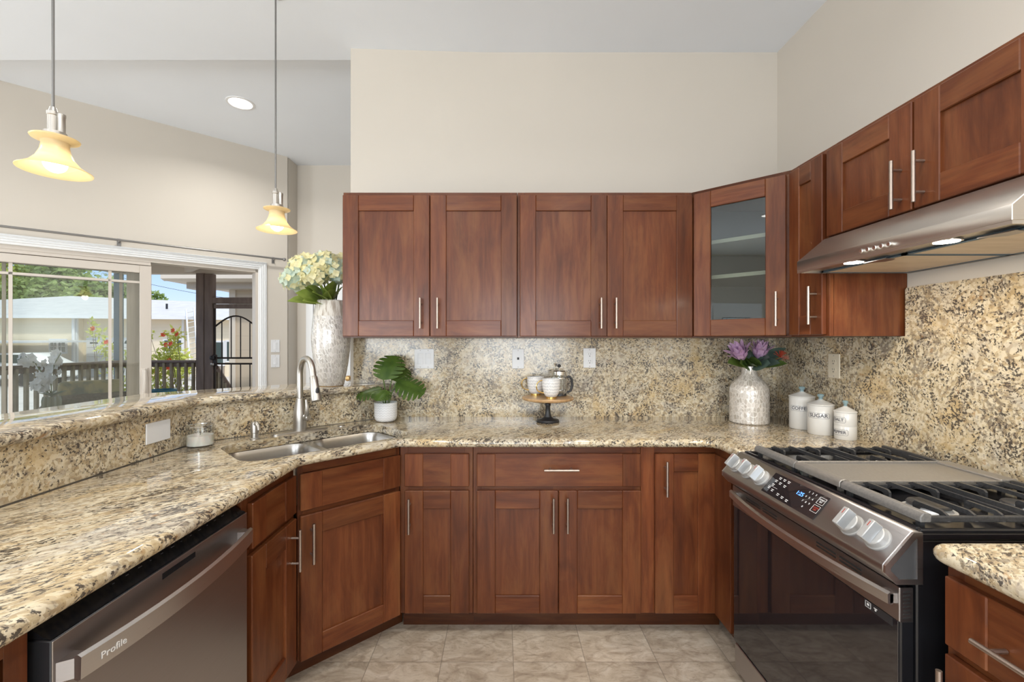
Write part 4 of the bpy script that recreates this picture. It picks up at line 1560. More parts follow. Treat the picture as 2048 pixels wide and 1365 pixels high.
# ------------------------------------------------------------------ range hood
hy0, hy1 = 1.031, 1.783
hx = 1.190
hb = thing('range_hood', 'stainless under cabinet range hood with two lit lamps over the range', 'range hood', (1.40, 1.41, 1.634))
mb = MB()
mb.prism([(hx, 1.640), (hx, 1.678), (1.300, 1.7705), (XW - 0.003, 1.7705), (XW - 0.003, 1.640)], 'y', hy0, hy1, STEEL_HOOD, bev=0.0015)
for x0, x1, y0, y1 in ((hx + 0.001, hx + 0.007, hy0 + 0.001, hy1 - 0.001), (XW - 0.012, XW - 0.004, hy0 + 0.001, hy1 - 0.001), (hx + 0.007, XW - 0.012, hy0 + 0.001, hy0 + 0.009), (hx + 0.007, XW - 0.012, hy1 - 0.009, hy1 - 0.001)):
    mb.box(x0, x1, y0, y1, 1.632, 1.6405, STEEL_HOOD)
mb.build('canopy_body', hb)
for y0, y1 in ((1.045, 1.404), (1.412, 1.770)):
    mb = MB()
    mb.box(1.282, 1.622, y0, y1, 1.634, 1.640, FILTER, 0.002)
    for a, b, c, d in ((1.282, 1.292, y0, y1), (1.612, 1.622, y0, y1), (1.282, 1.622, y0, y0 + 0.008), (1.282, 1.622, y1 - 0.008, y1)):
        mb.box(a, b, c, d, 1.6325, 1.641, plain('blue_grey_edge', (0.10, 0.15, 0.19), 0.4) if 'blue_grey_edge' not in bpy.data.materials else bpy.data.materials['blue_grey_edge'])
    f = mb.build('grease_filter', hb)
    ym = y0 + 0.10
    mb = MB()
    mb.prism([(1.262, ym - 0.06), (1.30, ym - 0.05), (1.31, ym - 0.03), (1.31, ym + 0.0), (1.262, ym + 0.03)], 'z', 1.6300, 1.6325, STEEL_DARK)
    mb.build('filter_latch', f)
for y in (1.228, 1.552):
    mb = MB()
    mb.lathe([(0.034, 0.0), (0.034, 0.003), (0.028, 0.003)], CHROME, 24, (1.235, y, 1.634))
    lm = mb.build('lamp', hb)
    mb = MB()
    mb.lathe([(0.003, 0.0), (0.028, 0.0), (0.028, 0.004), (0.003, 0.004)], HOOD_LENS, 24, (1.235, y, 1.6325))
    mb.build('lamp_lens', lm)
    light('hood_lamp_light', 'AREA', (1.235, y, 1.630), 2.6, (1.0, 0.88, 0.70), shape='DISK', size=0.05)
Mx = Matrix.Rotation(-PI / 2, 4, 'Y')
for k in range(5):
    mb = MB()
    mb.lathe([(0.0075, 0.0), (0.0075, 0.007), (0.006, 0.009), (0.002, 0.0095)], CHROME, 14, (hx, 1.352 + 0.026 * k, 1.655), Mx)
    mb.build('push_button', hb)


# ------------------------------------------------------------------ pendant lamps and cans
def pendant(x, y, label, zc):
    t = thing('pendant_lamp', label, 'pendant lamp', (x, y, 1.92), 0.35, 'alabaster pendants over the bar')
    m_ = MB()
    prof = [(0.033, 0.101), (0.062, 0.102), (0.060, 0.0985), (0.036, 0.090), (0.0345, 0.080), (0.038, 0.060), (0.048, 0.036), (0.064, 0.016), (0.084, 0.002), (0.094, -0.003), (0.0935, -0.005), (0.083, -0.0005), (0.062, 0.013), (0.046, 0.034), (0.036, 0.058), (0.032, 0.080), (0.031, 0.097)]
    m_.lathe(prof + [prof[0]], SHADE, 40, cap0=False, cap1=False)
    m_.build('shade', t, local=True)
    m_ = MB()
    m_.ball((0, 0, 0.022), 0.031, BULB, 20, 12)
    m_.build('bulb', t, local=True)
    m_ = MB()
    m_.lathe([(0.029, 0.101), (0.029, 0.122), (0.012, 0.124)], NICKEL, 24)
    m_.lathe([(0.0145, 0.122), (0.0145, 0.176), (0.0165, 0.178), (0.0165, 0.188), (0.012, 0.190), (0.0085, 0.204)], NICKEL, 18, (-0.006, 0, 0))
    m_.lathe([(0.0105, 0.122), (0.0105, 0.170), (0.0115, 0.172), (0.0115, 0.182), (0.004, 0.186)], NICKEL, 16, (0.0175, -0.004, 0))
    m_.lathe([(0.019, 0.045), (0.019, 0.101)], NICKEL, 16)
    m_.build('socket', t, local=True)
    m_ = MB()
    m_.tube([(-0.006, 0, 0.20), (-0.006, 0, zc - 1.92 - 0.004)], 0.0042, CORD, 10)
    m_.build('rod', t, local=True)
    m_ = MB()
    m_.lathe([(0.045, zc - 1.92), (0.044, zc - 1.92 - 0.004), (0.02, zc - 1.92 - 0.006)], NICKEL, 24, (-0.006, 0, 0))
    m_.build('ceiling_plate', t, local=True)
    light('pendant_light', 'POINT', (x, y, 1.900), 0.45, (1.0, 0.87, 0.65), shadow_soft_size=0.03)


pendant(-1.462, 1.450, 'nearer alabaster glass pendant lamp, large at the upper left over the bar', zl(-1.462))
pendant(-1.124, 2.215, 'farther alabaster glass pendant lamp hanging left of the flower vase', zl(-1.13))

for i, (cx, cy) in enumerate(CANS + DINE_CANS):
    z = zl(cx) if cx < -0.113 else ZC
    if cy > 2.74:
        z = ZD
    r = 0.100
    t = thing('ceiling_can_lamp', 'round lit recessed ceiling light above the dining room, between the two pendants' if i == len(CANS) else 'round recessed ceiling light high above, out of the picture', 'ceiling light', (cx, cy, z), 0, 'recessed ceiling cans')
    mb = MB()
    mb.lathe([(0.078, -0.0015), (0.082, -0.007), (0.098, -0.005), (r, -0.0005)], WHITE_TRIM, 36, cap0=False, cap1=False)
    mb.build('trim_ring', t, local=True)
    mb = MB()
    mb.lathe([(0.003, -0.0015), (0.079, -0.0015), (0.079, -0.0005), (0.003, -0.0005)], CAN_LENS, 36)
    mb.build('lens', t, local=True)

# ------------------------------------------------------------------ plates on the walls
def plate_frame(loc, facing):
    """local x right as seen, z up, y into the wall"""
    a = math.atan2(facing[1], facing[0]) + PI / 2
    return loc, a


def wall_plate(label, loc, facing, w, h, kind, mat, cat='outlet', name='wall_outlet'):
    _, a = plate_frame(loc, facing)
    t = thing(name, label, cat, loc, a)
    m_ = MB()
    m_.box(-w / 2, w / 2, -0.006, 0.0, -h / 2, h / 2, mat, 0.002)
    m_.build('plate', t, local=True)
    if kind in ('duplex', 'gfci'):
        m_ = MB()
        if kind == 'gfci':
            m_.box(-0.017, 0.017, -0.0075, -0.005, -0.034, 0.034, mat, 0.001)
        for z in (0.020, -0.020):
            if kind == 'duplex':
                m_.lathe([(0.0165, 0.0055), (0.0165, 0.0075), (0.003, 0.0076)], mat, 20, M=Matrix.Translation(Vector((0, 0, z))) @ Matrix.Rotation(PI / 2, 4, 'X'))
            for x in (-0.0062, 0.0052):
                m_.box(x, x + 0.0014, -0.0082, -0.0072, z, z + 0.008, BLACK_SLOT)
            m_.box(-0.0022, 0.0022, -0.0082, -0.0072, z - 0.011, z - 0.006, BLACK_SLOT)
        m_.build('receptacle', t, local=True)
    elif kind == 'jack':
        m_ = MB()
        m_.box(-0.006, 0.006, -0.0072, -0.005, -0.006, 0.008, BLACK_SLOT)
        m_.build('jack', t, local=True)
    elif kind.startswith('rocker'):
        n = int(kind[-1])
        for k in range(n):
            xo = (k - (n - 1) / 2) * 0.046
            m_ = MB()
            m_.prism([(-0.0055, -0.033), (-0.0085, -0.033), (-0.0065, 0.0), (-0.0085, 0.033), (-0.0055, 0.033)], 'x', xo - 0.0165, xo + 0.0165, mat, bev=0.0006)
            m_.build('rocker', t, local=True)
    if kind != 'blank':
        m_ = MB()
        xs = [0.0] if w < 0.1 else [-0.023, 0.023]
        for x in xs:
            for z in (-h * 0.42, h * 0.42):
                m_.lathe([(0.003, 0.0058), (0.003, 0.0066), (0.001, 0.0067)], PRINT_GREY, 10, M=Matrix.Translation(Vector((x, 0, z))) @ Matrix.Rotation(PI / 2, 4, 'X'))
        m_.build('screw', t, local=True)
    else:
        m_ = MB()
        for x in (-0.03, 0.03):
            m_.lathe([(0.003, 0.0058), (0.003, 0.0066), (0.001, 0.0067)], mat, 10, M=Matrix.Translation(Vector((x, 0, 0))) @ Matrix.Rotation(PI / 2, 4, 'X'))
        m_.build('screw', t, local=True)
    return t


yb = YB - 0.0205
wall_plate('white double rocker switch plate on the back splash above the potted plant', (-0.455, yb, 1.258), (0, -1), 0.116, 0.116, 'rocker2', WHITE_PLASTIC, 'switch', 'wall_switch')
wall_plate('white plate with a small dark jack on the back splash left of the outlet', (0.098, yb, 1.258), (0, -1), 0.071, 0.116, 'jack', WHITE_PLASTIC, 'wall plate', 'jack_plate')
wall_plate('white double socket outlet on the back splash right of the french press', (0.519, yb, 1.262), (0, -1), 0.073, 0.116, 'gfci', WHITE_PLASTIC)
wall_plate('almond socket outlet on the right wall splash above the canisters', (XW - 0.0205, 2.150, 1.240), (-1, 0), 0.074, 0.118, 'duplex', ALMOND)
wall_plate('blank white plate on the bar splash beside the candle jar', (-1.3485, 1.735, 1.005), (1, 0), 0.122, 0.080, 'blank', WHITE_PLASTIC, 'wall plate', 'blank_plate')
fx = (-NO.x, -NO.y)
for z, lab in ((1.318, 'upper white rocker switch beside the patio door'), (1.172, 'lower white rocker switch beside the patio door')):
    x, y = wl(-0.150, -0.0005)
    wall_plate(lab, (x, y, z), fx, 0.078, 0.122, 'rocker1', WHITE_PLASTIC, 'switch', 'wall_switch')

# curtain rod over the patio door
cr = thing('curtain_rod', 'thin brown grey curtain rod above the patio door', 'curtain rod', (wl(0.8, -0.06)[0], wl(0.8, -0.06)[1], 2.16))
mb = MB()
mb.tube([MWALL @ Vector((-0.20, -0.06, 2.160)), MWALL @ Vector((2.1, -0.06, 2.160))], 0.0085, CORD, 10)
mb.build('rod', cr)
mb = MB()
mb.ball(MWALL @ Vector((-0.215, -0.06, 2.160)), 0.016, CORD, 12, 8)
mb.build('finial', cr)
for s in (-0.13, 1.0, 2.0):
    mb = MB()
    mb.tube([MWALL @ Vector((s, 0.0, 2.150)), MWALL @ Vector((s, -0.06, 2.150)), MWALL @ Vector((s, -0.062, 2.158))], 0.006, CORD, 8)
    mb.box(s - 0.012, s + 0.012, -0.005, 0.0, 2.12, 2.18, CORD, M=MWALL)
    mb.build('bracket', cr)

# ------------------------------------------------------------------ things on the counters
CZ = CT + 0.0005


def ring_vase(name, label, loc, prof, mat, lip, parent_seg=48):
    o = MB()
    o.lathe(prof, mat, parent_seg, cap1=False)
    return tag(o.build(name, origin=loc, local=True), label, 'vase')


tall = thing('tall_vase', 'tall mosaic mother of pearl vase standing on the bar end', 'vase', (-0.948, 2.465, BAR1 + 0.0005))
mb = MB()
mb.lathe([(0.062, 0.0), (0.068, 0.006), (0.079, 0.06), (0.091, 0.13), (0.100, 0.20), (0.1045, 0.26), (0.102, 0.32), (0.095, 0.38), (0.086, 0.43), (0.080, 0.468), (0.0765, 0.473), (0.073, 0.468), (0.079, 0.42), (0.088, 0.37)], PEARL_BIG, 48, cap1=False)
mb.lathe([(0.074, 0.372), (0.003, 0.37)], BLACK_SLOT, 24, cap0=False)
mb.build('body', tall, local=True)
mb = MB()
mb.lathe([(0.0645, -0.0003), (0.0655, 0.005)], BRASS, 40, cap0=False, cap1=False)
mb.build('foot_rim', tall, local=True)
MOSA = mottled('cream_dash_mosaic', (0.36, 0.31, 0.26), (0.60, 0.57, 0.52), 9, 0.3, stretch=(9, 9, 0.5), lo=0.42, hi=0.55)
mb = MB()
mb.lathe([(0.0945, 0.385), (0.0862, 0.432), (0.0804, 0.4683)], MOSA, 48, cap0=False, cap1=False)
mb.build('dashed_neck_band', tall, local=True)


def petal_quad(mb, c, d, up, w, l, m, cup=0.25):
    """small cupped petal starting at c going along d"""
    s = d.cross(up).normalized()
    p = [c, c + d * l * 0.5 + s * w * 0.5 + up * l * cup * 0.3, c + d * l + up * l * cup, c + d * l * 0.5 - s * w * 0.5 + up * l * cup * 0.3]
    mb.face(p, m)


def flower_ball(parent, c, r, mats, n, rnd, flat=0.85):
    m_ = MB()
    c = Vector(c)
    for i in range(n):
        ph = math.acos(1 - 1.72 * (i + 0.5) / n)
        th = i * 2.39996 + rnd.uniform(-0.2, 0.2)
        o = Vector((math.sin(ph) * math.cos(th), math.sin(ph) * math.sin(th), math.cos(ph) * flat))
        p = c + o * r * rnd.uniform(0.86, 1.04)
        nrm = (o + Vector((rnd.uniform(-.35, .35), rnd.uniform(-.35, .35), rnd.uniform(-.35, .35)))).normalized()
        t1 = nrm.orthogonal().normalized()
        t1 = Matrix.Rotation(rnd.uniform(0, PI), 3, nrm) @ t1
        mt = rnd.choices(mats[0], mats[1])[0]
        for k in range(4):
            d = Matrix.Rotation(k * PI / 2, 3, nrm) @ t1
            petal_quad(m_, p, d, nrm, 0.023, 0.022, mt, 0.38)
    m_.ball(c, r * 0.78, PETAL_BLUE, 10, 7)
    return m_.build('flower_head', parent, recalc=False)


def leaf_mesh(parent, name, base, tip, w, mat, droop=0.15, fold=0.2, seg=7, roll=0.0):
    m_ = MB()
    base, tip = Vector(base), Vector(tip)
    ax = tip - base
    L = ax.length
    a = ax.normalized()
    side = a.cross(Vector((0, 0, 1)))
    side = side.normalized() if side.length > 1e-3 else Vector((1, 0, 0))
    side = Matrix.Rotation(roll, 3, a) @ side
    up = side.cross(a).normalized()
    mid, lt, rt = [], [], []
    for k in range(seg + 1):
        u = k / seg
        p = base + ax * u - Vector((0, 0, 1)) * droop * L * u * u
        ww = w * (math.sin(PI * min(1, u * 0.97 + 0.03)) ** 0.75)
        mid.append(m_.bm.verts.new(p))
        lt.append(m_.bm.verts.new(p + side * ww / 2 + up * ww * fold))
        rt.append(m_.bm.verts.new(p - side * ww / 2 + up * ww * fold))
    fs = []
    for k in range(seg):
        fs.append(m_.bm.faces.new([mid[k], mid[k + 1], lt[k + 1], lt[k]]))
        fs.append(m_.bm.faces.new([mid[k], rt[k], rt[k + 1], mid[k + 1]]))
    m_._fin(fs, mat, None)
    return m_.build(name, parent, recalc=False)


hz0 = BAR1 + 0.47
hyd = thing('hydrangea_bouquet', 'bouquet of cream and pale blue hydrangeas in the tall vase', 'flowers', (-0.948, 2.465, hz0 - 0.03))
rh = random.Random(3)
heads = [((-1.13, 2.43, 1.735), 0.078, ([PETAL_CREAM, PETAL_BLUE], [0.45, 0.55])), ((-1.075, 2.42, 1.80), 0.082, ([PETAL_CREAM, PETAL_BLUE], [0.9, 0.1])),
         ((-0.965, 2.43, 1.815), 0.085, ([PETAL_CREAM, PETAL_BLUE], [0.8, 0.2])), ((-1.00, 2.38, 1.752), 0.072, ([PETAL_CREAM, PETAL_BLUE], [0.85, 0.15])),
         ((-0.90, 2.44, 1.775), 0.080, ([PETAL_CREAM, PETAL_BLUE], [0.55, 0.45])), ((-0.905, 2.54, 1.83), 0.075, ([PETAL_CREAM, PETAL_BLUE], [0.7, 0.3])), ((-1.03, 2.52, 1.80), 0.08, ([PETAL_CREAM, PETAL_BLUE], [0.8, 0.2]))]
for c0, r, ms in heads:
    c0 = (c0[0], c0[1], c0[2] - 0.035)
    flower_ball(hyd, c0, r, ms, 62, rh)
    mb = MB()
    q = Vector(c0)
    b0 = Vector((-0.948 + (q.x + 0.948) * 0.18, 2.465 + (q.y - 2.465) * 0.18, hz0 - 0.06))
    mb.tube([b0, b0.lerp(q, 0.5) + Vector((0, 0, 0.02)), q], 0.0045, STEM, 6)
    mb.build('stem', hyd)
for tip, w in (((-1.155, 2.38, 1.625), 0.105), ((-1.05, 2.33, 1.61), 0.10), ((-0.99, 2.31, 1.66), 0.09), ((-0.91, 2.34, 1.67), 0.085), ((-0.865, 2.42, 1.70), 0.08), ((-0.95, 2.58, 1.68), 0.09), ((-1.07, 2.40, 1.70), 0.11), ((-1.10, 2.36, 1.665), 0.12), ((-0.97, 2.33, 1.715), 0.12), ((-0.90, 2.36, 1.73), 0.11), ((-1.03, 2.34, 1.70), 0.11)):
    leaf_mesh(hyd, 'leaf', (-0.95 + (tip[0] + 0.95) * 0.16, 2.45, hz0 - 0.02), tip, w, LEAF_HYD, 0.25, 0.15, 7, rh.uniform(0.4, 0.9) * (1 if tip[0] > -0.95 else -1))

# potted monstera
pp = thing('potted_plant', 'small monstera plant in a white chevron pot beside the sink', 'potted plant', (-0.648, 2.478, CZ))
mb = MB()
mb.lathe([(0.040, 0.0), (0.052, 0.004), (0.0590, 0.014), (0.0625, 0.03), (0.0635, 0.103), (0.0622, 0.106), (0.0595, 0.104), (0.058, 0.085)], CHEVRON, 48, cap1=False)
mb.build('pot', pp, local=True)
mb = MB()
mb.lathe([(0.0575, 0.084), (0.0575, 0.089), (0.02, 0.094), (0.003, 0.095)], SOIL, 24)
mb.build('soil', pp, local=True)


def monstera(parent, c, nrm, tipdir, size, stem0):
    nrm = Vector(nrm).normalized()
    t = Vector(tipdir)
    t = (t - nrm * t.dot(nrm)).normalized()
    s = nrm.cross(t).normalized()
    c = Vector(c)
    m_ = MB()
    L = size
    for sg in (1, -1):
        # lobes separated by cuts: each lobe a strip from the midrib to the edge
        n = 6
        for k in range(n):
            u0, u1 = k / n, (k + 1) / n
            g = 0.023
            pts = []
            for u in (u0, (u0 + u1) / 2, u1):
                ww = 0.56 * (math.sin(PI * (0.16 + 0.80 * u)) ** 0.7)
                pts.append((u, ww))
            def P(u, w, lift=0.0):
                sweep = 0.20 * w
                return c + t * L * (u - 0.30 + sweep) + s * sg * w * L + nrm * L * (0.18 * w - 0.55 * w * w + lift - 0.16 * (u - 0.3) ** 2)
            um = (u0 + u1) / 2
            e0, e1 = u0 + g, u1 - g
            w0, wm, w1 = pts[0][1], pts[1][1], pts[2][1]
            mi = 0.30
            ids = [P(u0, 0), P(u1, 0), P(u1, w1 * mi), P(u0, w0 * mi)]
            m_.face(ids, LEAF_MON)
            m_.face([P(u0, w0 * mi), P(u1, w1 * mi), P(u1, w1 * 0.40), P(u0, w0 * 0.40)], LEAF_MON)
            m_.face([P(u0, w0 * 0.40), P(u1, w1 * 0.40), P(e1 - 0.01, w1 * 0.97 if k < n - 1 else w1 * 0.8), P(um, wm * 1.04), P(e0 + 0.01, w0 * 0.97)], LEAF_MON)
    bmesh.ops.remove_doubles(m_.bm, verts=m_.bm.verts[:], dist=0.0004)
    o = m_.build('leaf', parent, recalc=False, angle=1.2)
    k_ = MB()
    a = Vector(stem0)
    b = c - t * L * 0.30
    mid = a.lerp(b, 0.55) + Vector((0, 0, 0.02))
    k_.tube([a, a.lerp(mid, 0.5) + Vector((0, 0, 0.008)), mid, b], 0.0032, STEM, 7)
    k_.build('stem', parent)


bz = CZ + 0.09
monstera(pp, (-0.635, 2.44, 1.190), (-0.10, -0.80, 0.55), (0.05, -0.15, 0.9), 0.165, (-0.645, 2.475, bz))
monstera(pp, (-0.535, 2.45, 1.118), (0.25, -0.55, 0.75), (0.9, -0.10, -0.30), 0.165, (-0.630, 2.475, bz))
monstera(pp, (-0.705, 2.44, 1.088), (-0.2, -0.35, 0.9), (-0.9, -0.25, 0.05), 0.14, (-0.660, 2.475, bz))
monstera(pp, (-0.595, 2.50, 1.165), (0.25, -0.6, 0.6), (0.45, 0.1, 0.7), 0.13, (-0.640, 2.49, bz))
monstera(pp, (-0.640, 2.40, 1.080), (0.05, -0.45, 0.88), (-0.25, -0.8, -0.2), 0.10, (-0.648, 2.46, bz))

# candle jar
cj = thing('candle_jar', 'clear glass candle jar with cream wax beside the blank wall plate', 'candle', (-1.283, 1.885, CZ))
mb = MB()
mb.lathe([(0.049, 0.0), (0.0515, 0.003), (0.0515, 0.087), (0.0500, 0.088), (0.0495, 0.087), (0.0495, 0.006), (0.003, 0.005)], JAR_GLASS, 40)
mb.build('glass', cj, local=True)
mb = MB()
mb.lathe([(0.003, 0.006), (0.0490, 0.006), (0.0490, 0.046), (0.003, 0.046)], WAX, 40)
wx = mb.build('wax', cj, local=True)
mb = MB()
mb.tube([(0, 0, 0.0455), (0.001, 0, 0.058)], 0.0012, BLACK_SLOT, 6)
mb.build('wick', wx, local=True)
mb = MB()
mb.lathe([(0.0516, 0.085), (0.0518, 0.0885), (0.0496, 0.0885)], CHROME, 40, cap0=False, cap1=False)
mb.build('rim', cj, local=True)

# cake stand with mugs and french press
cs = thing('cake_stand', 'wooden plate cake stand on a black turned foot holding two mugs', 'cake stand', (0.257, 2.455, CZ))
mb = MB()
mb.lathe([(0.062, 0.0), (0.064, 0.006), (0.060, 0.012), (0.036, 0.017), (0.021, 0.028), (0.0155, 0.045), (0.013, 0.085), (0.0165, 0.091), (0.0165, 0.098), (0.0135, 0.103), (0.0145, 0.1175)], BLACK_SAT, 36)
mb.build('foot', cs, local=True)
mb = MB()
mb.lathe([(0.120, 0.118), (0.140, 0.124), (0.1435, 0.132), (0.1400, 0.137), (0.003, 0.137)], PLATE_WOOD, 48, cap0=True)
mb.build('plate', cs, local=True)
PZ = CZ + 0.1375


def mug(x, y, rz, label):
    t = thing('coffee_mug', label, 'mug', (x, y, PZ), rz, 'dash patterned mugs')
    m_ = MB()
    m_.lathe([(0.026, 0.010), (0.034, 0.016), (0.042, 0.032), (0.0475, 0.055), (0.0495, 0.080), (0.0495, 0.106), (0.0485, 0.107), (0.0468, 0.105), (0.0465, 0.08), (0.040, 0.03), (0.003, 0.022)], MUG, 40)
    m_.build('cup', t, local=True)
    m_ = MB()
    m_.lathe([(0.0285, 0.0), (0.0285, 0.0105), (0.024, 0.0125)], GOLD, 36)
    m_.build('foot', t, local=True)
    m_ = MB()
    p = []
    for k in range(13):
        a = PI * (0.02 + 0.96 * k / 12)
        p.append((-0.043 - 0.038 * math.sin(a) ** 0.8 + (0.006 if k > 9 else 0), 0, 0.064 + 0.034 * math.cos(a)))
    m_.tube(p, 0.0032, GOLD, 8)
    m_.build('handle', t, local=True)


mug(0.268, 2.385, 0.12, 'front dash patterned mug with gold handle on the cake stand')
mug(0.196, 2.535, 0.10, 'rear dash patterned mug with gold handle on the cake stand, behind the front one')

fp = thing('french_press', 'small glass french press coffee maker with black handle on the cake stand', 'coffee press', (0.328, 2.520, PZ), -0.15)
mb = MB()
mb.lathe([(0.0385, 0.008), (0.040, 0.012), (0.040, 0.118), (0.0388, 0.118), (0.0388, 0.013), (0.003, 0.011)], JAR_GLASS, 36)
mb.build('beaker', fp, local=True)
mb = MB()
mb.lathe([(0.0425, 0.0), (0.0425, 0.010), (0.0412, 0.012)], BLACK_SAT, 32)
for a in (0.6, 2.2, 3.8, 5.4):
    x, y = 0.0418 * math.cos(a), 0.0418 * math.sin(a)
    mb.tube([(x, y, 0.006), (x, y, 0.118)], 0.0022, CHROME, 6)
mb.lathe([(0.0405, 0.030), (0.0425, 0.030), (0.0425, 0.034), (0.0405, 0.034)], CHROME, 32, cap0=False, cap1=False)
mb.lathe([(0.0405, 0.096), (0.0425, 0.096), (0.0425, 0.103), (0.0405, 0.103)], CHROME, 32, cap0=False, cap1=False)
mb.build('cage', fp, local=True)
mb = MB()
mb.lathe([(0.0440, 0.1185), (0.0440, 0.138), (0.040, 0.1435), (0.004, 0.146)], CHROME, 32)
ld = mb.build('lid', fp, local=True)
mb = MB()
mb.tube([(0, 0, 0.145), (0, 0, 0.160)], 0.003, CHROME, 8)
mb.ball((0, 0, 0.168), 0.010, BLACK_SAT, 14, 9)
mb.build('plunger_knob', ld, local=True)
mb = MB()
mb.lathe([(0.037, 0.030), (0.037, 0.034), (0.003, 0.035)], CHROME, 24)
mb.tube([(0, 0, 0.034), (0, 0, 0.119)], 0.002, CHROME, 6)
mb.build('plunger', fp, local=True)
mb = MB()
mb.tube([(0.042, 0, 0.105), (0.060, 0, 0.108), (0.072, 0, 0.090), (0.074, 0, 0.055), (0.064, 0, 0.026), (0.044, 0, 0.020)], [0.006, 0.007, 0.0075, 0.0075, 0.0065, 0.005], BLACK_SAT, 10)
mb.build('handle', fp, local=True)

# white mosaic vase with protea
pv = thing('mosaic_vase', 'white scale mosaic vase with a narrow neck in the counter corner', 'vase', (1.365, 2.440, CZ))
mb = MB()
mb.lathe([(0.094, 0.0), (0.0985, 0.005), (0.0990, 0.05), (0.0985, 0.165), (0.097, 0.188), (0.090, 0.209), (0.076, 0.227), (0.058, 0.243), (0.045, 0.257), (0.0385, 0.272), (0.036, 0.290), (0.0355, 0.308), (0.034, 0.3095), (0.032, 0.305), (0.033, 0.285)], PEARL_SMALL, 56, cap1=False)
mb.lathe([(0.036, 0.272), (0.003, 0.27)], BLACK_SLOT, 20, cap0=False)
mb.build('body', pv, local=True)
pb = thing('protea_bouquet', 'bunch of two lilac protea blooms with dark leaves in the mosaic vase', 'flowers', (1.365, 2.440, CZ + 0.27))
V0 = Vector((1.365, 2.44, CZ + 0.295))


def bloom(c, d, size, rnd):
    c, d = Vector(c), Vector(d).normalized()
    m_ = MB()
    s = d.orthogonal().normalized()
    for ring_i, (n, op, ln) in enumerate(((6, 0.30, 1.0), (7, 0.50, 0.92), (7, 0.66, 0.78))):
        for k in range(n):
            r = Matrix.Rotation(2 * PI * k / n + ring_i * 0.4, 3, d) @ s
            tn = d.cross(r)
            rows = []
            for u, w, o_ in ((0, 0.16, 0.10), (0.35, 0.30, 0.30), (0.7, 0.26, 0.40), (0.9, 0.14, 0.40 + op * 0.3), (1.0, 0.02, 0.42 + op * 0.4)):
                p = c + d * (u * size * ln) + r * (o_ * op * 1.5 * size)
                rows.append((p - tn * w * size * 0.5, p + r * 0.02 * size, p + tn * w * size * 0.5))
            for a, b in zip(rows, rows[1:]):
                m_.face([a[0], a[1], b[1], b[0]], PETAL_LILAC)
                m_.face([a[1], a[2], b[2], b[1]], PETAL_LILAC)
    m_.ball(c + d * size * 0.25, size * 0.18, PETAL_LILAC, 8, 6)
    o = m_.build('bloom', pb, recalc=False)
    k_ = MB()
    k_.tube([V0 + Vector((0, 0, -0.01)), V0.lerp(c, 0.6), c], 0.004, STEM, 6)
    k_.build('stem', pb)


rp = random.Random(8)
bloom((1.300, 2.385, 1.265), (-0.55, -0.35, 0.72), 0.105, rp)
bloom((1.392, 2.395, 1.268), (0.02, -0.25, 0.95), 0.100, rp)
for bs, tip, w, mt in (((0, 0), (1.205, 2.36, 1.235), 0.060, LEAF_PRO), ((0, 0), (1.255, 2.33, 1.215), 0.062, LEAF_PRO), ((0, 0), (1.31, 2.32, 1.21), 0.055, LEAF_PRO), ((0, 0), (1.23, 2.42, 1.33), 0.055, LEAF_EUC),
                       ((0, 0), (1.47, 2.34, 1.225), 0.062, LEAF_EUC), ((0, 0), (1.49, 2.33, 1.27), 0.065, LEAF_EUC), ((0, 0), (1.40, 2.30, 1.225), 0.060, LEAF_EUC), ((0, 0), (1.52, 2.36, 1.32), 0.06, LEAF_EUC),
                       ((0, 0), (1.46, 2.42, 1.345), 0.06, LEAF_EUC), ((0, 0), (1.50, 2.32, 1.20), 0.045, LEAF_PRO), ((0, 0), (1.345, 2.31, 1.255), 0.05, LEAF_PRO), ((0, 0), (1.36, 2.52, 1.33), 0.06, LEAF_EUC), ((0, 0), (1.27, 2.50, 1.31), 0.06, LEAF_PRO), ((0, 0), (1.43, 2.36, 1.30), 0.065, LEAF_EUC), ((0, 0), (1.39, 2.29, 1.27), 0.055, LEAF_EUC), ((0, 0), (1.45, 2.30, 1.24), 0.06, LEAF_EUC), ((0, 0), (1.34, 2.33, 1.225), 0.06, LEAF_PRO), ((0, 0), (1.25, 2.38, 1.26), 0.06, LEAF_PRO), ((0, 0), (1.50, 2.38, 1.29), 0.07, LEAF_EUC)):
    leaf_mesh(pb, 'leaf', (V0.x + (tip[0] - V0.x) * 0.12, 2.44 - 0.01, 1.226), (tip[0], tip[1], max(tip[2] + 0.012, 1.250)), w * 1.35, mt, 0.04, 0.15, 7, rp.uniform(0.55, 1.2) * (1 if tip[0] > 1.365 else -1))
mb = MB()
for k in range(34):
    d = Vector((rp.uniform(-0.3, 0.7), rp.uniform(-0.7, 0.2), rp.uniform(-0.2, 1))).normalized()
    c = Vector((1.475, 2.345, 1.275))
    mb.tube([c, c + d * 0.022, c + d * 0.042 + Vector((0, 0, -0.004))], 0.0011, RED_FIL, 4)
mb.tube([V0, (1.44, 2.38, 1.25), (1.475, 2.345, 1.275)], 0.003, STEM, 6)
mb.build('red_filament_bloom', pb)


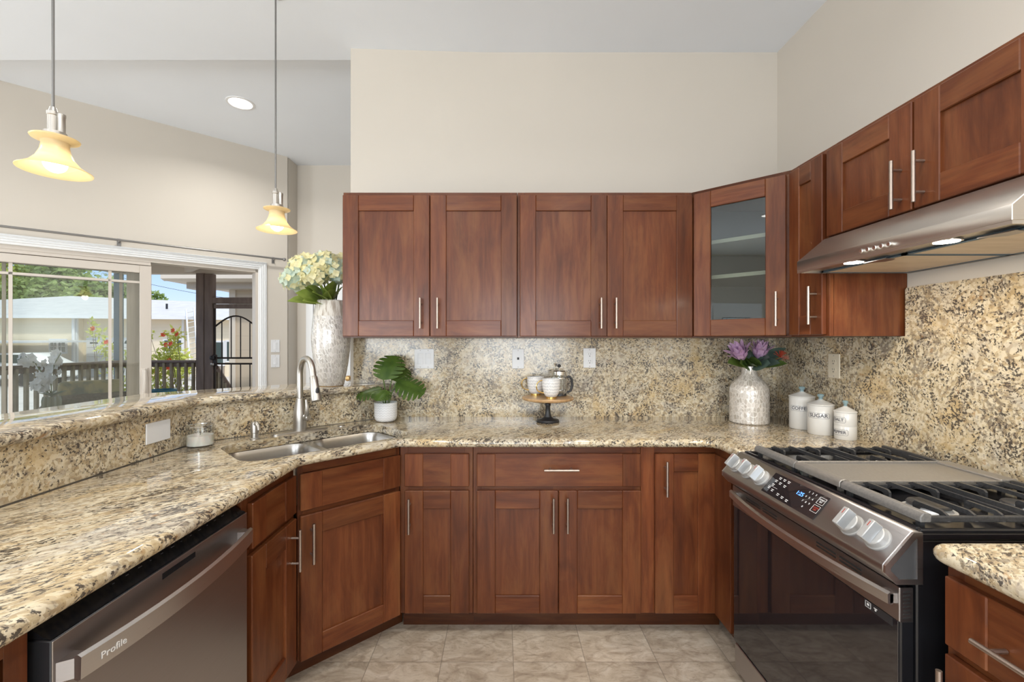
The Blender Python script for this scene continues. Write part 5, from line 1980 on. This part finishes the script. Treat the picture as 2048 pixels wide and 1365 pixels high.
# lettered canisters
def wrap_label(parent, word, R, az, z, size, border=True, wpad=0.006, hh=0.0125):
    w0 = 0
    m_ = text_mesh(word, size, PRINT_DARK, lambda v: ((R + 0.0006 + v.z) * math.cos(az + v.x / R), (R + 0.0006 + v.z) * math.sin(az + v.x / R), z + v.y), depth=0.0004, bold=0.022)
    xs = [math.atan2(v.co.y, v.co.x) for v in m_.bm.verts]
    half = max(abs((x - az + PI) % (2 * PI) - PI) for x in xs) * R + wpad
    if border:
        pts = []
        c_ = 0.004
        for x, y in ((-half + c_, -hh), (half - c_, -hh), (half, -hh + c_), (half, hh - c_), (half - c_, hh), (-half + c_, hh), (-half, hh - c_), (-half, -hh + c_)):
            pts.append((x, y))
        path = []
        for i in range(len(pts)):
            a, b = pts[i], pts[(i + 1) % len(pts)]
            n = 8 if abs(a[0] - b[0]) > 0.01 else 2
            for k in range(n):
                u = k / n
                x, y = a[0] + (b[0] - a[0]) * u, a[1] + (b[1] - a[1]) * u
                path.append(((R + 0.0003) * math.cos(az + x / R), (R + 0.0003) * math.sin(az + x / R), z + y))
        path.append(path[0])
        m_.tube(path, 0.0006, PRINT_DARK, 5)
    m_.build('lettering', parent, local=True)


def canister(loc, R, H, label, words, az, split=False):
    t = thing('canister', label, 'canister', loc, 0, 'white lettered canisters')
    m_ = MB()
    if split:
        m_.lathe([(R * 0.96, 0), (R, 0.004), (R, H * 0.5 - 0.002), (R * 0.985, H * 0.5), (R, H * 0.5 + 0.002), (R, H - 0.003), (R * 0.97, H)], CERAMIC, 44)
    else:
        m_.lathe([(R * 0.96, 0), (R, 0.004), (R, H - 0.003), (R * 0.97, H)], CERAMIC, 44)
    m_.build('body', t, local=True)
    m_ = MB()
    m_.lathe([(R * 1.02, H + 0.0005), (R * 1.04, H + 0.003), (R * 1.02, H + 0.006), (R * 0.6, H + 0.017), (R * 0.22, H + 0.025), (R * 0.18, H + 0.028)], CERAMIC, 44)
    lid = m_.build('lid', t, local=True)
    m_ = MB()
    m_.lathe([(R * 0.17, H + 0.0275), (R * 0.14, H + 0.034), (R * 0.22, H + 0.041), (R * 0.27, H + 0.048), (R * 0.2, H + 0.053), (R * 0.05, H + 0.051)], ICE_GLASS, 10)
    m_.build('knob', lid, local=True)
    for word, z, size in words:
        wrap_label(t, word, R, az, z, size)


toc = lambda x, y: math.atan2(-y, -x)
canister((1.541, 2.270, CZ), 0.0565, 0.160, 'tallest white canister lettered COFFEE, nearest the mosaic vase', [('COFFEE', 0.106, 0.0225)], toc(1.54, 2.27) - 0.16)
canister((1.538, 2.132, CZ), 0.0545, 0.138, 'middle white canister lettered SUGAR with pale blue knob', [('SUGAR', 0.092, 0.0240)], toc(1.53, 2.13) - 0.18)
canister((1.566, 2.015, CZ), 0.0425, 0.122, 'smallest white canister lettered SALT over PEPPER beside the range', [('SALT', 0.090, 0.0185), ('PEPPER', 0.034, 0.0185)], toc(1.56, 2.01) - 0.62, True)

# ------------------------------------------------------------------ deck outside the patio door
DX, DY = -6.06, 7.0
mb = MB()
mb.prism([wl(-0.25, 0.14), (-2.45, 9.4), (-3.6, 9.4), (-3.6, DY + 0.1), (DX - 0.06, DY + 0.1), (DX + 0.20, 2.5), wl(SEND, 0.14)], 'z', -0.14, -0.02, DECK)
tag(struct(mb.build('deck_floor', origin=(-4, 5, -0.14))), 'grey brown deck floor outside the patio door', 'deck floor')
mb = MB()
mb.box(-80, -6.6, 2, 90, -0.72, -0.62, CONCRETE)
mb.box(-6.6, 10, 7.2, 90, -0.72, -0.62, CONCRETE)
struct(mb.build('ground_driveway'))

# porch roof and its beams
mb = MB()
mb.prism([wl(-0.1, 0.15), (-2.3, 8.6), (DX - 0.25, 7.35), (DX - 0.10, 3.6), wl(SEND, 0.15)], 'z', 2.62, 2.70, EAVE_L)
struct(mb.build('porch_roof'))
mb = MB()
mb.box(DX - 0.02, -2.5, DY + 0.0, DY + 0.10, 2.44, 2.615, EAVE_L)
mb.box(DX - 0.02, DX + 0.08, 3.6, DY, 2.44, 2.615, EAVE)
mb.prism([(-5.02, DY), (-4.92, DY), (-2.6, 4.9), (-2.7, 4.85)], 'z', 2.46, 2.615, EAVE_L)
mb.prism([(-3.9, DY), (-3.8, DY), (-2.4, 5.6), (-2.5, 5.55)], 'z', 2.46, 2.615, EAVE_L)
struct(mb.build('porch_beam'))


def rail(name, label, a, b, posts, n):
    a, b = Vector(a), Vector(b)
    d = (b - a).normalized()
    ang = math.atan2(d.y, d.x)
    L = (b - a).length
    t = thing(name, label, 'railing', (a.x, a.y, -0.02), ang)
    m_ = MB()
    m_.box(0, L, -0.055, 0.055, 1.055, 1.09, DARKWOOD, 0.004)
    m_.box(0, L, -0.02, 0.02, 0.985, 1.055, DARKWOOD)
    m_.build('top_rail', t, local=True)
    m_ = MB()
    m_.box(0, L, -0.02, 0.02, 0.09, 0.16, DARKWOOD)
    m_.build('bottom_rail', t, local=True)
    for k in range(n):
        x = L * (k + 0.5) / n
        m_ = MB()
        m_.box(x - 0.019, x + 0.019, -0.045, -0.006, 0.03, 1.05, BALUSTER, 0.003)
        m_.build('baluster', t, local=True)
    return t


rail('deck_railing', 'dark brown deck railing with square balusters seen through the sliding glass', (-5.80, 3.75), (DX, DY), (), 25)
rail('deck_railing', 'short dark brown deck railing between the deck corner and the gate post', (DX, DY), (-4.80, DY), (), 11)
mb = MB()
mb.box(DX - 0.04, DX + 0.05, DY - 0.045, DY + 0.045, -0.02, 2.44, POST_BLUE, 0.004)
tag(mb.build('porch_post', origin=(DX, DY, -0.02)), 'slate blue porch post at the deck corner', 'post')
mb = MB()
mb.box(-4.795, -4.675, DY - 0.06, DY + 0.06, -0.02, 2.44, DARKWOOD, 0.004)
tag(mb.build('porch_post', origin=(-4.73, DY, -0.02)), 'dark brown porch post at the left side of the iron gate', 'post')

gt = thing('security_gate', 'dark iron security gate with an arched top rail beyond the open patio door', 'gate', (-4.67, DY, -0.02))
mb = MB()
mb.box(-4.672, -4.545, DY - 0.05, DY + 0.05, -0.02, 2.43, DARKWOOD, 0.004)
mb.box(-3.86, -3.74, DY - 0.05, DY + 0.05, -0.02, 2.43, DARKWOOD, 0.004)
mb.box(-4.545, -3.86, DY - 0.05, DY + 0.05, 1.965, 2.06, DARKWOOD, 0.004)
mb.build('gate_frame', gt)
mb = MB()
gx0, gx1 = -4.535, -3.875
for x in (gx0, gx1):
    mb.tube([(x, DY, 0.03), (x, DY, 1.93)], 0.016, IRON_GATE, 6)
for z in (0.05, 1.015, 1.106, 1.925):
    mb.tube([(gx0, DY, z), (gx1, DY, z)], 0.015, IRON_GATE, 6)
mb.box(gx0, gx1, DY - 0.03, DY + 0.03, 1.89, 1.955, DARKWOOD)
arch = [(gx0 + (gx1 - gx0) * k / 16, DY, 1.60 + 0.17 * math.sin(PI * k / 16)) for k in range(17)]
mb.tube(arch, 0.013, IRON_GATE, 6)
gl_ = mb.build('leaf_frame', gt)
for k in range(4):
    x = gx0 + (gx1 - gx0) * (k + 0.75) / 4.45
    mb = MB()
    mb.tube([(x, DY, 0.05), (x, DY, 1.015)], 0.009, IRON_GATE, 6)
    mb.tube([(x, DY, 1.106), (x, DY, 1.60 + 0.17 * math.sin(PI * (x - gx0) / (gx1 - gx0)))], 0.009, IRON_GATE, 6)
    mb.build('bar', gl_)
mb = MB()
mb.box(gx0 - 0.03, gx0 + 0.05, DY - 0.04, DY - 0.01, 0.98, 1.16, IRON_GATE, 0.006)
mb.ball((gx0 + 0.0, DY - 0.07, 1.11), 0.035, BLACK_SAT, 10, 7)
mb.ball((gx0 + 0.0, DY - 0.06, 1.01), 0.028, NICKEL, 10, 7)
mb.build('lock', gt)

sr = thing('stair_handrail', 'brown stair handrail sloping down beyond the iron gate', 'handrail', (-4.6, 7.3, 0))
mb = MB()
mb.tube([(-4.62, 7.15, 0.95), (-5.55, 9.3, 0.15)], 0.045, DARKWOOD, 6)
mb.build('rail', sr)
for k in range(7):
    u = (k + 0.5) / 7
    p = Vector((-4.62, 7.15, 0.95)).lerp(Vector((-5.55, 9.3, 0.15)), u)
    mb = MB()
    mb.box(p.x - 0.02, p.x + 0.02, p.y - 0.02, p.y + 0.02, -0.62, p.z, BALUSTER)
    mb.build('baluster', sr)

# wing of the same house beyond the gate
wg = thing('house_wing', 'tan board sided house wing beyond the gate under a low eave', 'building', (-4.0, 9.6, -0.62))
mb = MB()
mb.box(-5.80, -1.0, 9.5, 13.0, -0.62, 2.74, SIDING_T)
mb.build('wall', wg)
mb = MB()
mb.box(-5.83, -5.70, 9.47, 9.6, -0.62, 2.74, EAVE_L)
mb.build('corner_board', wg)
mb = MB()
mb.prism([(-6.80, 9.0), (-1.0, 9.0), (-1.0, 13.5), (-6.80, 13.5)], 'z', 2.60, 2.70, EAVE_L)
mb.box(-6.55, -1.0, 9.2, 9.5, 2.47, 2.60, EAVE)
mb.prism([(9.0, 2.70), (9.0, 2.74), (13.5, 3.9), (13.5, 2.70)], 'x', -6.75, -1.0, EAVE)
mb.build('roof', wg)
mb = MB()
mb.prism([(8.90, 2.64), (8.90, 2.73), (9.0, 2.73), (9.0, 2.60)], 'x', -6.86, -1.0, EAVE_L)
mb.build('gutter', wg)

# furniture and plants on the deck
def patio_chair(loc, rz, label):
    t = thing('patio_armchair', label, 'chair', loc, rz, 'wicker patio armchairs')
    m_ = MB()
    m_.box(-0.33, 0.33, -0.30, 0.32, 0.20, 0.34, WICKER, 0.02)
    m_.build('seat_base', t, local=True)
    m_ = MB()
    m_.box(-0.33, 0.33, 0.26, 0.36, 0.20, 0.80, WICKER, 0.03, M=Matrix.Translation(Vector((0, 0.0, 0))) @ Matrix.Rotation(-0.12, 4, 'X'))
    m_.build('backrest', t, local=True)
    for s in (-1, 1):
        m_ = MB()
        m_.box(s * 0.33 - 0.055, s * 0.33 + 0.055, -0.32, 0.34, 0.20, 0.60, WICKER, 0.03)
        m_.build('armrest', t, local=True)
    for x in (-0.30, 0.30):
        for y in (-0.26, 0.28):
            m_ = MB()
            m_.lathe([(0.022, 0.0), (0.028, 0.21)], WICKER, 8, (x, y, 0))
            m_.build('leg', t, local=True)
    m_ = MB()
    m_.box(-0.27, 0.27, -0.29, 0.25, 0.34, 0.46, CUSHION, 0.04, seg=3)
    m_.build('seat_cushion', t, local=True)
    m_ = MB()
    m_.box(-0.30, 0.30, 0.10, 0.24, 0.44, 0.93, CUSHION_F, 0.05, seg=3, M=Matrix.Rotation(-0.10, 4, 'X'))
    m_.build('back_cushion', t, local=True)


patio_chair((-5.20, 5.55, -0.019), -2.2, 'wicker patio armchair with floral back cushion by the corner of the deck railing')
patio_chair((-4.80, 3.95, -0.019), 2.3, 'wicker patio armchair with floral back cushion near the left edge of the sliding glass')
st = thing('patio_side_table', 'small dark side table on the deck holding the green flower vase', 'side table', (-4.90, 4.82, -0.019))
mb = MB()
mb.lathe([(0.26, 0.555), (0.27, 0.56), (0.27, 0.58), (0.003, 0.582)], WICKER, 28)
mb.build('tabletop', st, local=True)
for k in range(4):
    a = PI / 4 + k * PI / 2
    mb = MB()
    mb.tube([(0.22 * math.cos(a), 0.22 * math.sin(a), 0), (0.17 * math.cos(a), 0.17 * math.sin(a), 0.556)], 0.016, WICKER, 8)
    mb.build('leg', st, local=True)
fv = thing('flower_vase', 'ribbed green vase on the small table out on the deck', 'vase', (-4.90, 4.82, 0.5635))
mb = MB()
rr = []
for r, z in ((0.065, 0.0), (0.075, 0.03), (0.078, 0.16), (0.070, 0.20), (0.058, 0.20)):
    rr.append([(r * (1 + 0.06 * math.cos(12 * 2 * PI * i / 48)) * math.cos(2 * PI * i / 48), r * (1 + 0.06 * math.cos(12 * 2 * PI * i / 48)) * math.sin(2 * PI * i / 48), z) for i in range(48)])
mb.rings(rr, VASE_GREEN)
mb.build('body', fv, local=True)
orc = thing('orchid_spray', 'spray of white blossoms in the green vase on the deck', 'flowers', (-4.90, 4.82, 0.755))
ro = random.Random(21)
for tips in (((-5.16, 4.80, 1.20), (-5.05, 4.80, 1.12), (-4.94, 4.8, 0.95)), ((-4.80, 4.82, 1.24), (-4.85, 4.8, 1.12), (-4.89, 4.8, 0.98)), ((-4.98, 4.75, 0.92), (-4.92, 4.75, 0.88))):
    m_ = MB()
    base = Vector((-4.90, 4.82, 0.76))
    m_.tube([base] + [Vector(p) for p in tips[::-1]], 0.006, STEM, 5)
    m_.build('stem', orc)
    m_ = MB()
    pts = [Vector(p) for p in tips]
    for k in range(30):
        u = k / 29 * (len(pts) - 1)
        i = min(int(u), len(pts) - 2)
        p = pts[i].lerp(pts[i + 1], u - i) + Vector((ro.uniform(-.06, .06), ro.uniform(-.06, .06), ro.uniform(-.05, .05)))
        n = Vector((ro.uniform(-.6, .6), -1, ro.uniform(-.4, .6))).normalized()
        t1 = n.orthogonal().normalized()
        for q in range(5):
            d = Matrix.Rotation(q * 2 * PI / 5, 3, n) @ t1
            petal_quad(m_, p, d, n, 0.040, 0.042, PETAL_WHITE, 0.25)
    m_.build('blossom', orc, recalc=False)
for k in range(6):
    a = k * 1.05
    leaf_mesh(orc, 'leaf', (-4.90, 4.82, 0.76), (-4.90 + 0.13 * math.cos(a), 4.82 + 0.13 * math.sin(a), 0.84), 0.05, LEAF_EUC)
mb = MB()
mb.lathe([(0.13, 0), (0.15, 0.02), (0.165, 0.45), (0.18, 0.68), (0.19, 0.72), (0.17, 0.72), (0.155, 0.62)], BLUE_GLAZE, 32, cap1=False)
mb.lathe([(0.158, 0.63), (0.003, 0.635)], SOIL, 20, cap0=False)
tag(mb.build('planter', origin=(-4.70, 6.10, -0.019), local=True), 'tall teal glazed planter beside the short deck railing', 'planter')


def bush(name, label, cat, base, blobs, mat, nleaf, size, rnd, flowers=0, group=None, stems=True, fsz=0.05):
    t = thing(name, label, cat, base, 0, group)
    m_ = MB()
    B = Vector(base)
    tot = sum(r ** 2 for _, r in blobs)
    for c, r in blobs:
        c = Vector(c)
        for k in range(int(nleaf * r * r / tot)):
            o = Vector((rnd.gauss(0, 1), rnd.gauss(0, 1), rnd.gauss(0, 1))).normalized()
            p = c + o * r * rnd.uniform(0.45, 1.05)
            d = Vector((rnd.gauss(0, 1), rnd.gauss(0, 1), rnd.gauss(0, 0.7))).normalized()
            up = (o + Vector((0, 0, 0.7))).normalized()
            s_ = size * rnd.uniform(0.6, 1.3)
            petal_quad(m_, p, d, up, s_ * 0.55, s_, mat, 0.1)
    m_.build('foliage', t, recalc=False)
    if stems:
        m_ = MB()
        for c, r in blobs:
            c = Vector(c)
            m_.tube([B, B.lerp(c, 0.5) + Vector((0, 0, 0.02)), c], [0.05 * max(0.2, r), 0.035 * max(0.2, r), 0.012 * max(0.2, r)], BARK, 6)
        m_.build('stem', t)
    for k in range(flowers):
        c, r = blobs[k % len(blobs)]
        p = Vector(c) + Vector((rnd.uniform(-r, r) * 0.8, -r * 0.7, rnd.uniform(-r, r) * 0.7))
        m_ = MB()
        n = Vector((rnd.uniform(-.4, .4), -1, rnd.uniform(-.1, .5))).normalized()
        t1 = n.orthogonal().normalized()
        for q in range(5):
            d = Matrix.Rotation(q * 2 * PI / 5, 3, n) @ t1
            petal_quad(m_, p, d, n, fsz * 1.1, fsz, RED_PETAL, 0.4)
        m_.build('flower', t, recalc=False)
    return t


rb = random.Random(17)
bush('hibiscus_bush', 'green hibiscus with red flowers beyond the short deck railing', 'shrub', (-5.7, 8.0, -0.62),
     [((-6.28, 8.0, 0.92), 0.28), ((-6.02, 8.0, 1.02), 0.22), ((-6.2, 8.0, 0.45), 0.34), ((-5.85, 8.1, 0.3), 0.3), ((-6.3, 8.0, 0.0), 0.34), ((-5.98, 8.0, 1.30), 0.13), ((-5.86, 8.0, 1.50), 0.11), ((-6.36, 8.0, 1.50), 0.07), ((-6.05, 8.0, 1.52), 0.07)], BUSH, 2300, 0.085, rb, 16)
bush('hibiscus_bush', 'sparse hibiscus sprays rising just left of the blue porch post', 'shrub', (-7.2, 8.0, -0.62),
     [((-7.35, 8.0, 1.55), 0.12), ((-7.15, 8.0, 1.28), 0.16), ((-7.05, 8.0, 0.95), 0.2), ((-6.9, 8.0, 0.5), 0.32), ((-6.75, 8.0, 1.1), 0.12), ((-7.5, 8.1, 1.72), 0.08)], BUSH, 620, 0.085, rb, 5)
bush('yucca_shrub', 'round leafy shrub at the foot of the ladder by the far house', 'shrub', (-16.4, 22.6, -0.62),
     [((-16.45, 22.6, 0.55), 0.5), ((-16.35, 22.6, 0.1), 0.55), ((-16.5, 22.6, -0.2), 0.4)], BUSH, 420, 0.26, rb, 0)

# ------------------------------------------------------------------ house across the driveway
hs_ = thing('far_house', 'long beige sided house with a white metal roof across the driveway', 'building', (-24, 25, -0.62))
mb = MB()
mb.box(-42, -24.0, 25.0, 38, -0.62, 2.86, SIDING)
mb.box(-24.0, -11.5, 25.4, 38, -0.62, 2.80, SIDING)
mb.build('wall', hs_)
mb = MB()
mb.box(-24.25, -23.95, 24.96, 25.06, -0.62, 2.86, WHITE_TRIM)
mb.build('corner_board', hs_)
for x, y in ((-24.05, 24.88), (-18.2, 25.3)):
    mb = MB()
    mb.tube([(x, y, 2.7), (x, y, -0.6)], 0.065, WHITE_TRIM, 8)
    mb.build('downspout', hs_)
mb = MB()
ev = [(-43, 24.4, 2.85), (-24.6, 24.4, 2.85), (-10.5, 24.8, 2.72), (-10.5, 39, 2.8), (-43, 39, 2.85)]
rg_ = [(-38.0, 31, 3.95), (-30.2, 31, 4.60), (-19.5, 31, 4.12), (-14, 31, 4.05)]
F_ = [[ev[0], ev[1], rg_[1], rg_[0]], [ev[1], rg_[2], rg_[1]], [ev[1], ev[2], rg_[3], rg_[2]], [ev[2], ev[3], rg_[3]], [ev[3], ev[4], rg_[0], rg_[1], rg_[2], rg_[3]], [ev[4], ev[0], rg_[0]]]
for f in F_:
    mb.face(f, ROOF_WHITE)
for a, b in ((ev[0], ev[1]), (ev[1], ev[2])):
    mb.face([(a[0], a[1] - 0.01, a[2] + 0.02), (b[0], b[1] - 0.01, b[2] + 0.02), (b[0], b[1] - 0.01, b[2] - 0.16), (a[0], a[1] - 0.01, a[2] - 0.16)], WHITE_TRIM)
    mb.face([(a[0], a[1], a[2] - 0.14), (b[0], b[1], b[2] - 0.14), (b[0], 25.45, b[2] - 0.14), (a[0], 25.45, a[2] - 0.14)], EAVE_L)
mb.build('roof', hs_, recalc=False)
mb = MB()
mb.tube([(-20.8, 27.5, 3.2), (-20.8, 27.5, 3.75)], 0.06, BLACK_SAT, 8)
mb.build('vent_pipe', hs_)


def far_window(x0, x1, z0, z1, y, panes, rows=2):
    m_ = MB()
    m_.box(x0 - 0.10, x1 + 0.10, y - 0.06, y, z0 - 0.10, z1 + 0.10, WHITE_TRIM)
    f = m_.build('window', hs_)
    m_ = MB()
    m_.box(x0, x1, y - 0.075, y - 0.055, z0, z1, WIN_DARK)
    m_.build('pane', f)
    m_ = MB()
    for k in range(1, panes):
        xx = x0 + (x1 - x0) * k / panes
        w_ = 0.06 if k == panes // 2 and panes > 2 else 0.02
        m_.box(xx - w_, xx + w_, y - 0.09, y - 0.07, z0, z1, WHITE_TRIM)
    for k in range(1, rows):
        zz = z0 + (z1 - z0) * k / rows
        m_.box(x0, x1, y - 0.09, y - 0.07, zz - 0.02, zz + 0.02, WHITE_TRIM)
    m_.build('muntins', f)


far_window(-25.42, -24.60, 0.80, 1.45, 25.0, 4)
far_window(-19.3, -18.35, 0.86, 1.46, 25.4, 4)
far_window(-16.35, -15.95, 0.1, 1.35, 25.4, 1, 1)
far_window(-15.72, -15.50, 0.3, 1.38, 25.4, 1, 1)
mb = MB()
mb.box(-24.05 + 0.28, -21.0, 25.33, 25.41, -0.62, 1.62, WHITE_TRIM)
gd = mb.build('garage_door', hs_)
mb = MB()
for k in range(4):
    x = -23.55 + k * 0.66
    n = 8
    pts = [(x, 1.28)] + [(x + 0.23 + 0.23 * math.cos(PI - PI * i / n), 1.30 + 0.20 * math.sin(PI * i / n)) for i in range(n + 1)] + [(x + 0.46, 1.28)]
    mb.prism(pts, 'y', 25.31, 25.335, WIN_DARK)
mb.build('arched_window', gd)
mb = MB()
for z in (0.0, 0.52, 1.05):
    mb.box(-23.7, -21.02, 25.322, 25.33, z, z + 0.02, PRINT_GREY)
mb.build('panel_seam', gd)
mb = MB()
mb.box(-16.5, -15.9, 25.35, 25.40, -0.62, 0.95, VINYL_D)
mb.build('entry_door', hs_)

aw = thing('carport_awning', 'grey metal carport awning in front of the far house', 'carport', (-25, 21, -0.62))
mb = MB()
mb.prism([(17.0, 1.28), (17.0, 1.36), (24.8, 1.46), (24.8, 1.38)], 'x', -34, -21.5, GREY_AWN)
mb.build('roof', aw)
for x, y in ((-22.0, 17.3), (-30, 17.3)):
    mb = MB()
    mb.box(x - 0.06, x + 0.06, y - 0.06, y + 0.06, -0.62, 1.30, GREY_AWN)
    mb.build('post', aw)

car = thing('parked_car', 'white car parked under the carport awning by the far house', 'car', (-22.6, 20.3, -0.62), 0.15)
mb = MB()
prof = [(-2.2, 0.30), (-2.25, 0.75), (-2.0, 0.95), (-1.35, 1.02), (-0.75, 1.48), (1.2, 1.50), (1.95, 1.05), (2.2, 0.95), (2.25, 0.35)]
mb.prism(prof, 'y', -0.85, 0.85, CAR_WHITE, bev=0.06)
mb.build('body', car, local=True)
mb = MB()
for s in (-0.856, 0.846):
    mb.prism([(-1.15, 1.04), (-0.68, 1.40), (0.25, 1.42), (0.25, 1.04)], 'y', s, s + 0.01, WIN_DARK)
    mb.prism([(0.33, 1.04), (0.33, 1.42), (1.12, 1.42), (1.65, 1.04)], 'y', s, s + 0.01, WIN_DARK)
mb.build('side_window', car, local=True)
for x in (-1.4, 1.4):
    for y in (-0.80, 0.80):
        mb = MB()
        mb.lathe([(0.20, -0.1), (0.33, -0.09), (0.33, 0.09), (0.20, 0.1)], RUBBER, 20, (x, y, 0.33), Matrix.Rotation(PI / 2, 4, 'X'))
        mb.build('wheel', car, local=True)
for y in (-0.72, 0.5):
    mb = MB()
    mb.box(2.15, 2.27, y, y + 0.22, 0.66, 0.86, TAIL_RED, 0.02)
    mb.build('tail_light', car, local=True)

ld_ = thing('extension_ladder', 'aluminium ladder leaning on the far house roof edge', 'ladder', (-16.6, 23.6, -0.62))
A, B = Vector((-16.35, 23.3, -0.62)), Vector((-17.35, 24.35, 3.15))
sd_ = Vector((0.36, 0.10, 0.10))
for s in (0, 1):
    mb = MB()
    mb.tube([A + sd_ * s, B + sd_ * s], 0.045, ALU, 6)
    mb.build('side_rail', ld_)
for k in range(13):
    u = (k + 0.6) / 13.2
    mb = MB()
    mb.tube([A.lerp(B, u), A.lerp(B, u) + sd_], 0.022, ALU, 6)
    mb.build('rung', ld_)

for i, (za, zb, ya, yb_, xa, xb, lab) in enumerate(((7.6, 4.6, 40, 40, -36, -17, 'thin power line sloping down across the sky behind the open patio door'), (5.55, 5.35, 45, 45, -38, -15, 'thin level power line low in the sky above the far roof'))):
    mb = MB()
    pth = []
    for k in range(17):
        u = k / 16
        pth.append((xa + (xb - xa) * u, ya + (yb_ - ya) * u, za + (zb - za) * u - 0.5 * math.sin(PI * u)))
    mb.tube(pth, 0.022, RUBBER, 4)
    tag(mb.build('power_line', origin=pth[0]), lab, 'power line')

# trees behind the far house
TL_ = [(-60.0, 46, 10.5, 4.6, TREE_A, 'tall bright green leafy tree at the left edge behind the white roof'),
       (-52.5, 48, 11.0, 4.8, TREE_A, 'tall bright green leafy tree right of the first one behind the white roof'),
       (-46.5, 47, 10.0, 4.2, TREE_B, 'deep green tree standing over the peak of the white roof'),
       (-41.5, 46, 8.3, 3.4, TREE_B, 'shorter deep green tree right of the roof peak'),
       (-52.0, 42, 7.0, 3.2, TREE_B, 'low dark tree in front of the tall bright green trees'),
       (-37.8, 46, 6.9, 2.3, TREE_B, 'thin crowned small tree just left of the blue porch post')]
for i, (x, y, h, r, mt, lab) in enumerate(TL_):
    t = thing('leafy_tree', lab, 'tree', (x, y, -0.62), 0, 'trees behind the far house')
    bl = []
    for k in range(13):
        o = Vector((rb.gauss(0, 1), rb.gauss(0, 0.7), rb.gauss(0, 0.8))).normalized() * r * rb.uniform(0.3, 0.75)
        bl.append((Vector((x, y, h - r * 0.8)) + o, r * rb.uniform(0.35, 0.55)))
    m_ = MB()
    for c, rr_ in bl:
        for k in range(330):
            o = Vector((rb.gauss(0, 1), rb.gauss(0, 1), rb.gauss(0, 1))).normalized()
            p = c + o * rr_ * rb.uniform(0.5, 1.08)
            d = Vector((rb.gauss(0, 1), rb.gauss(0, 1), rb.gauss(0, 0.6))).normalized()
            s_ = 0.62 * rb.uniform(0.5, 1.2)
            petal_quad(m_, p, d, (o + Vector((0, 0, 0.5))).normalized(), s_ * 0.6, s_, mt, 0.1)
    m_.build('crown', t, recalc=False)
    m_ = MB()
    m_.tube([(x, y, -0.62), (x + 0.1, y, h * 0.4), (x, y, h * 0.8)], [0.3, 0.22, 0.1], BARK, 8)
    for c, rr_ in bl[:6]:
        m_.tube([(x, y, h * 0.45), Vector((x, y, h * 0.5)).lerp(c, 0.6), c], [0.12, 0.09, 0.03], BARK, 6)
    m_.build('trunk', t)
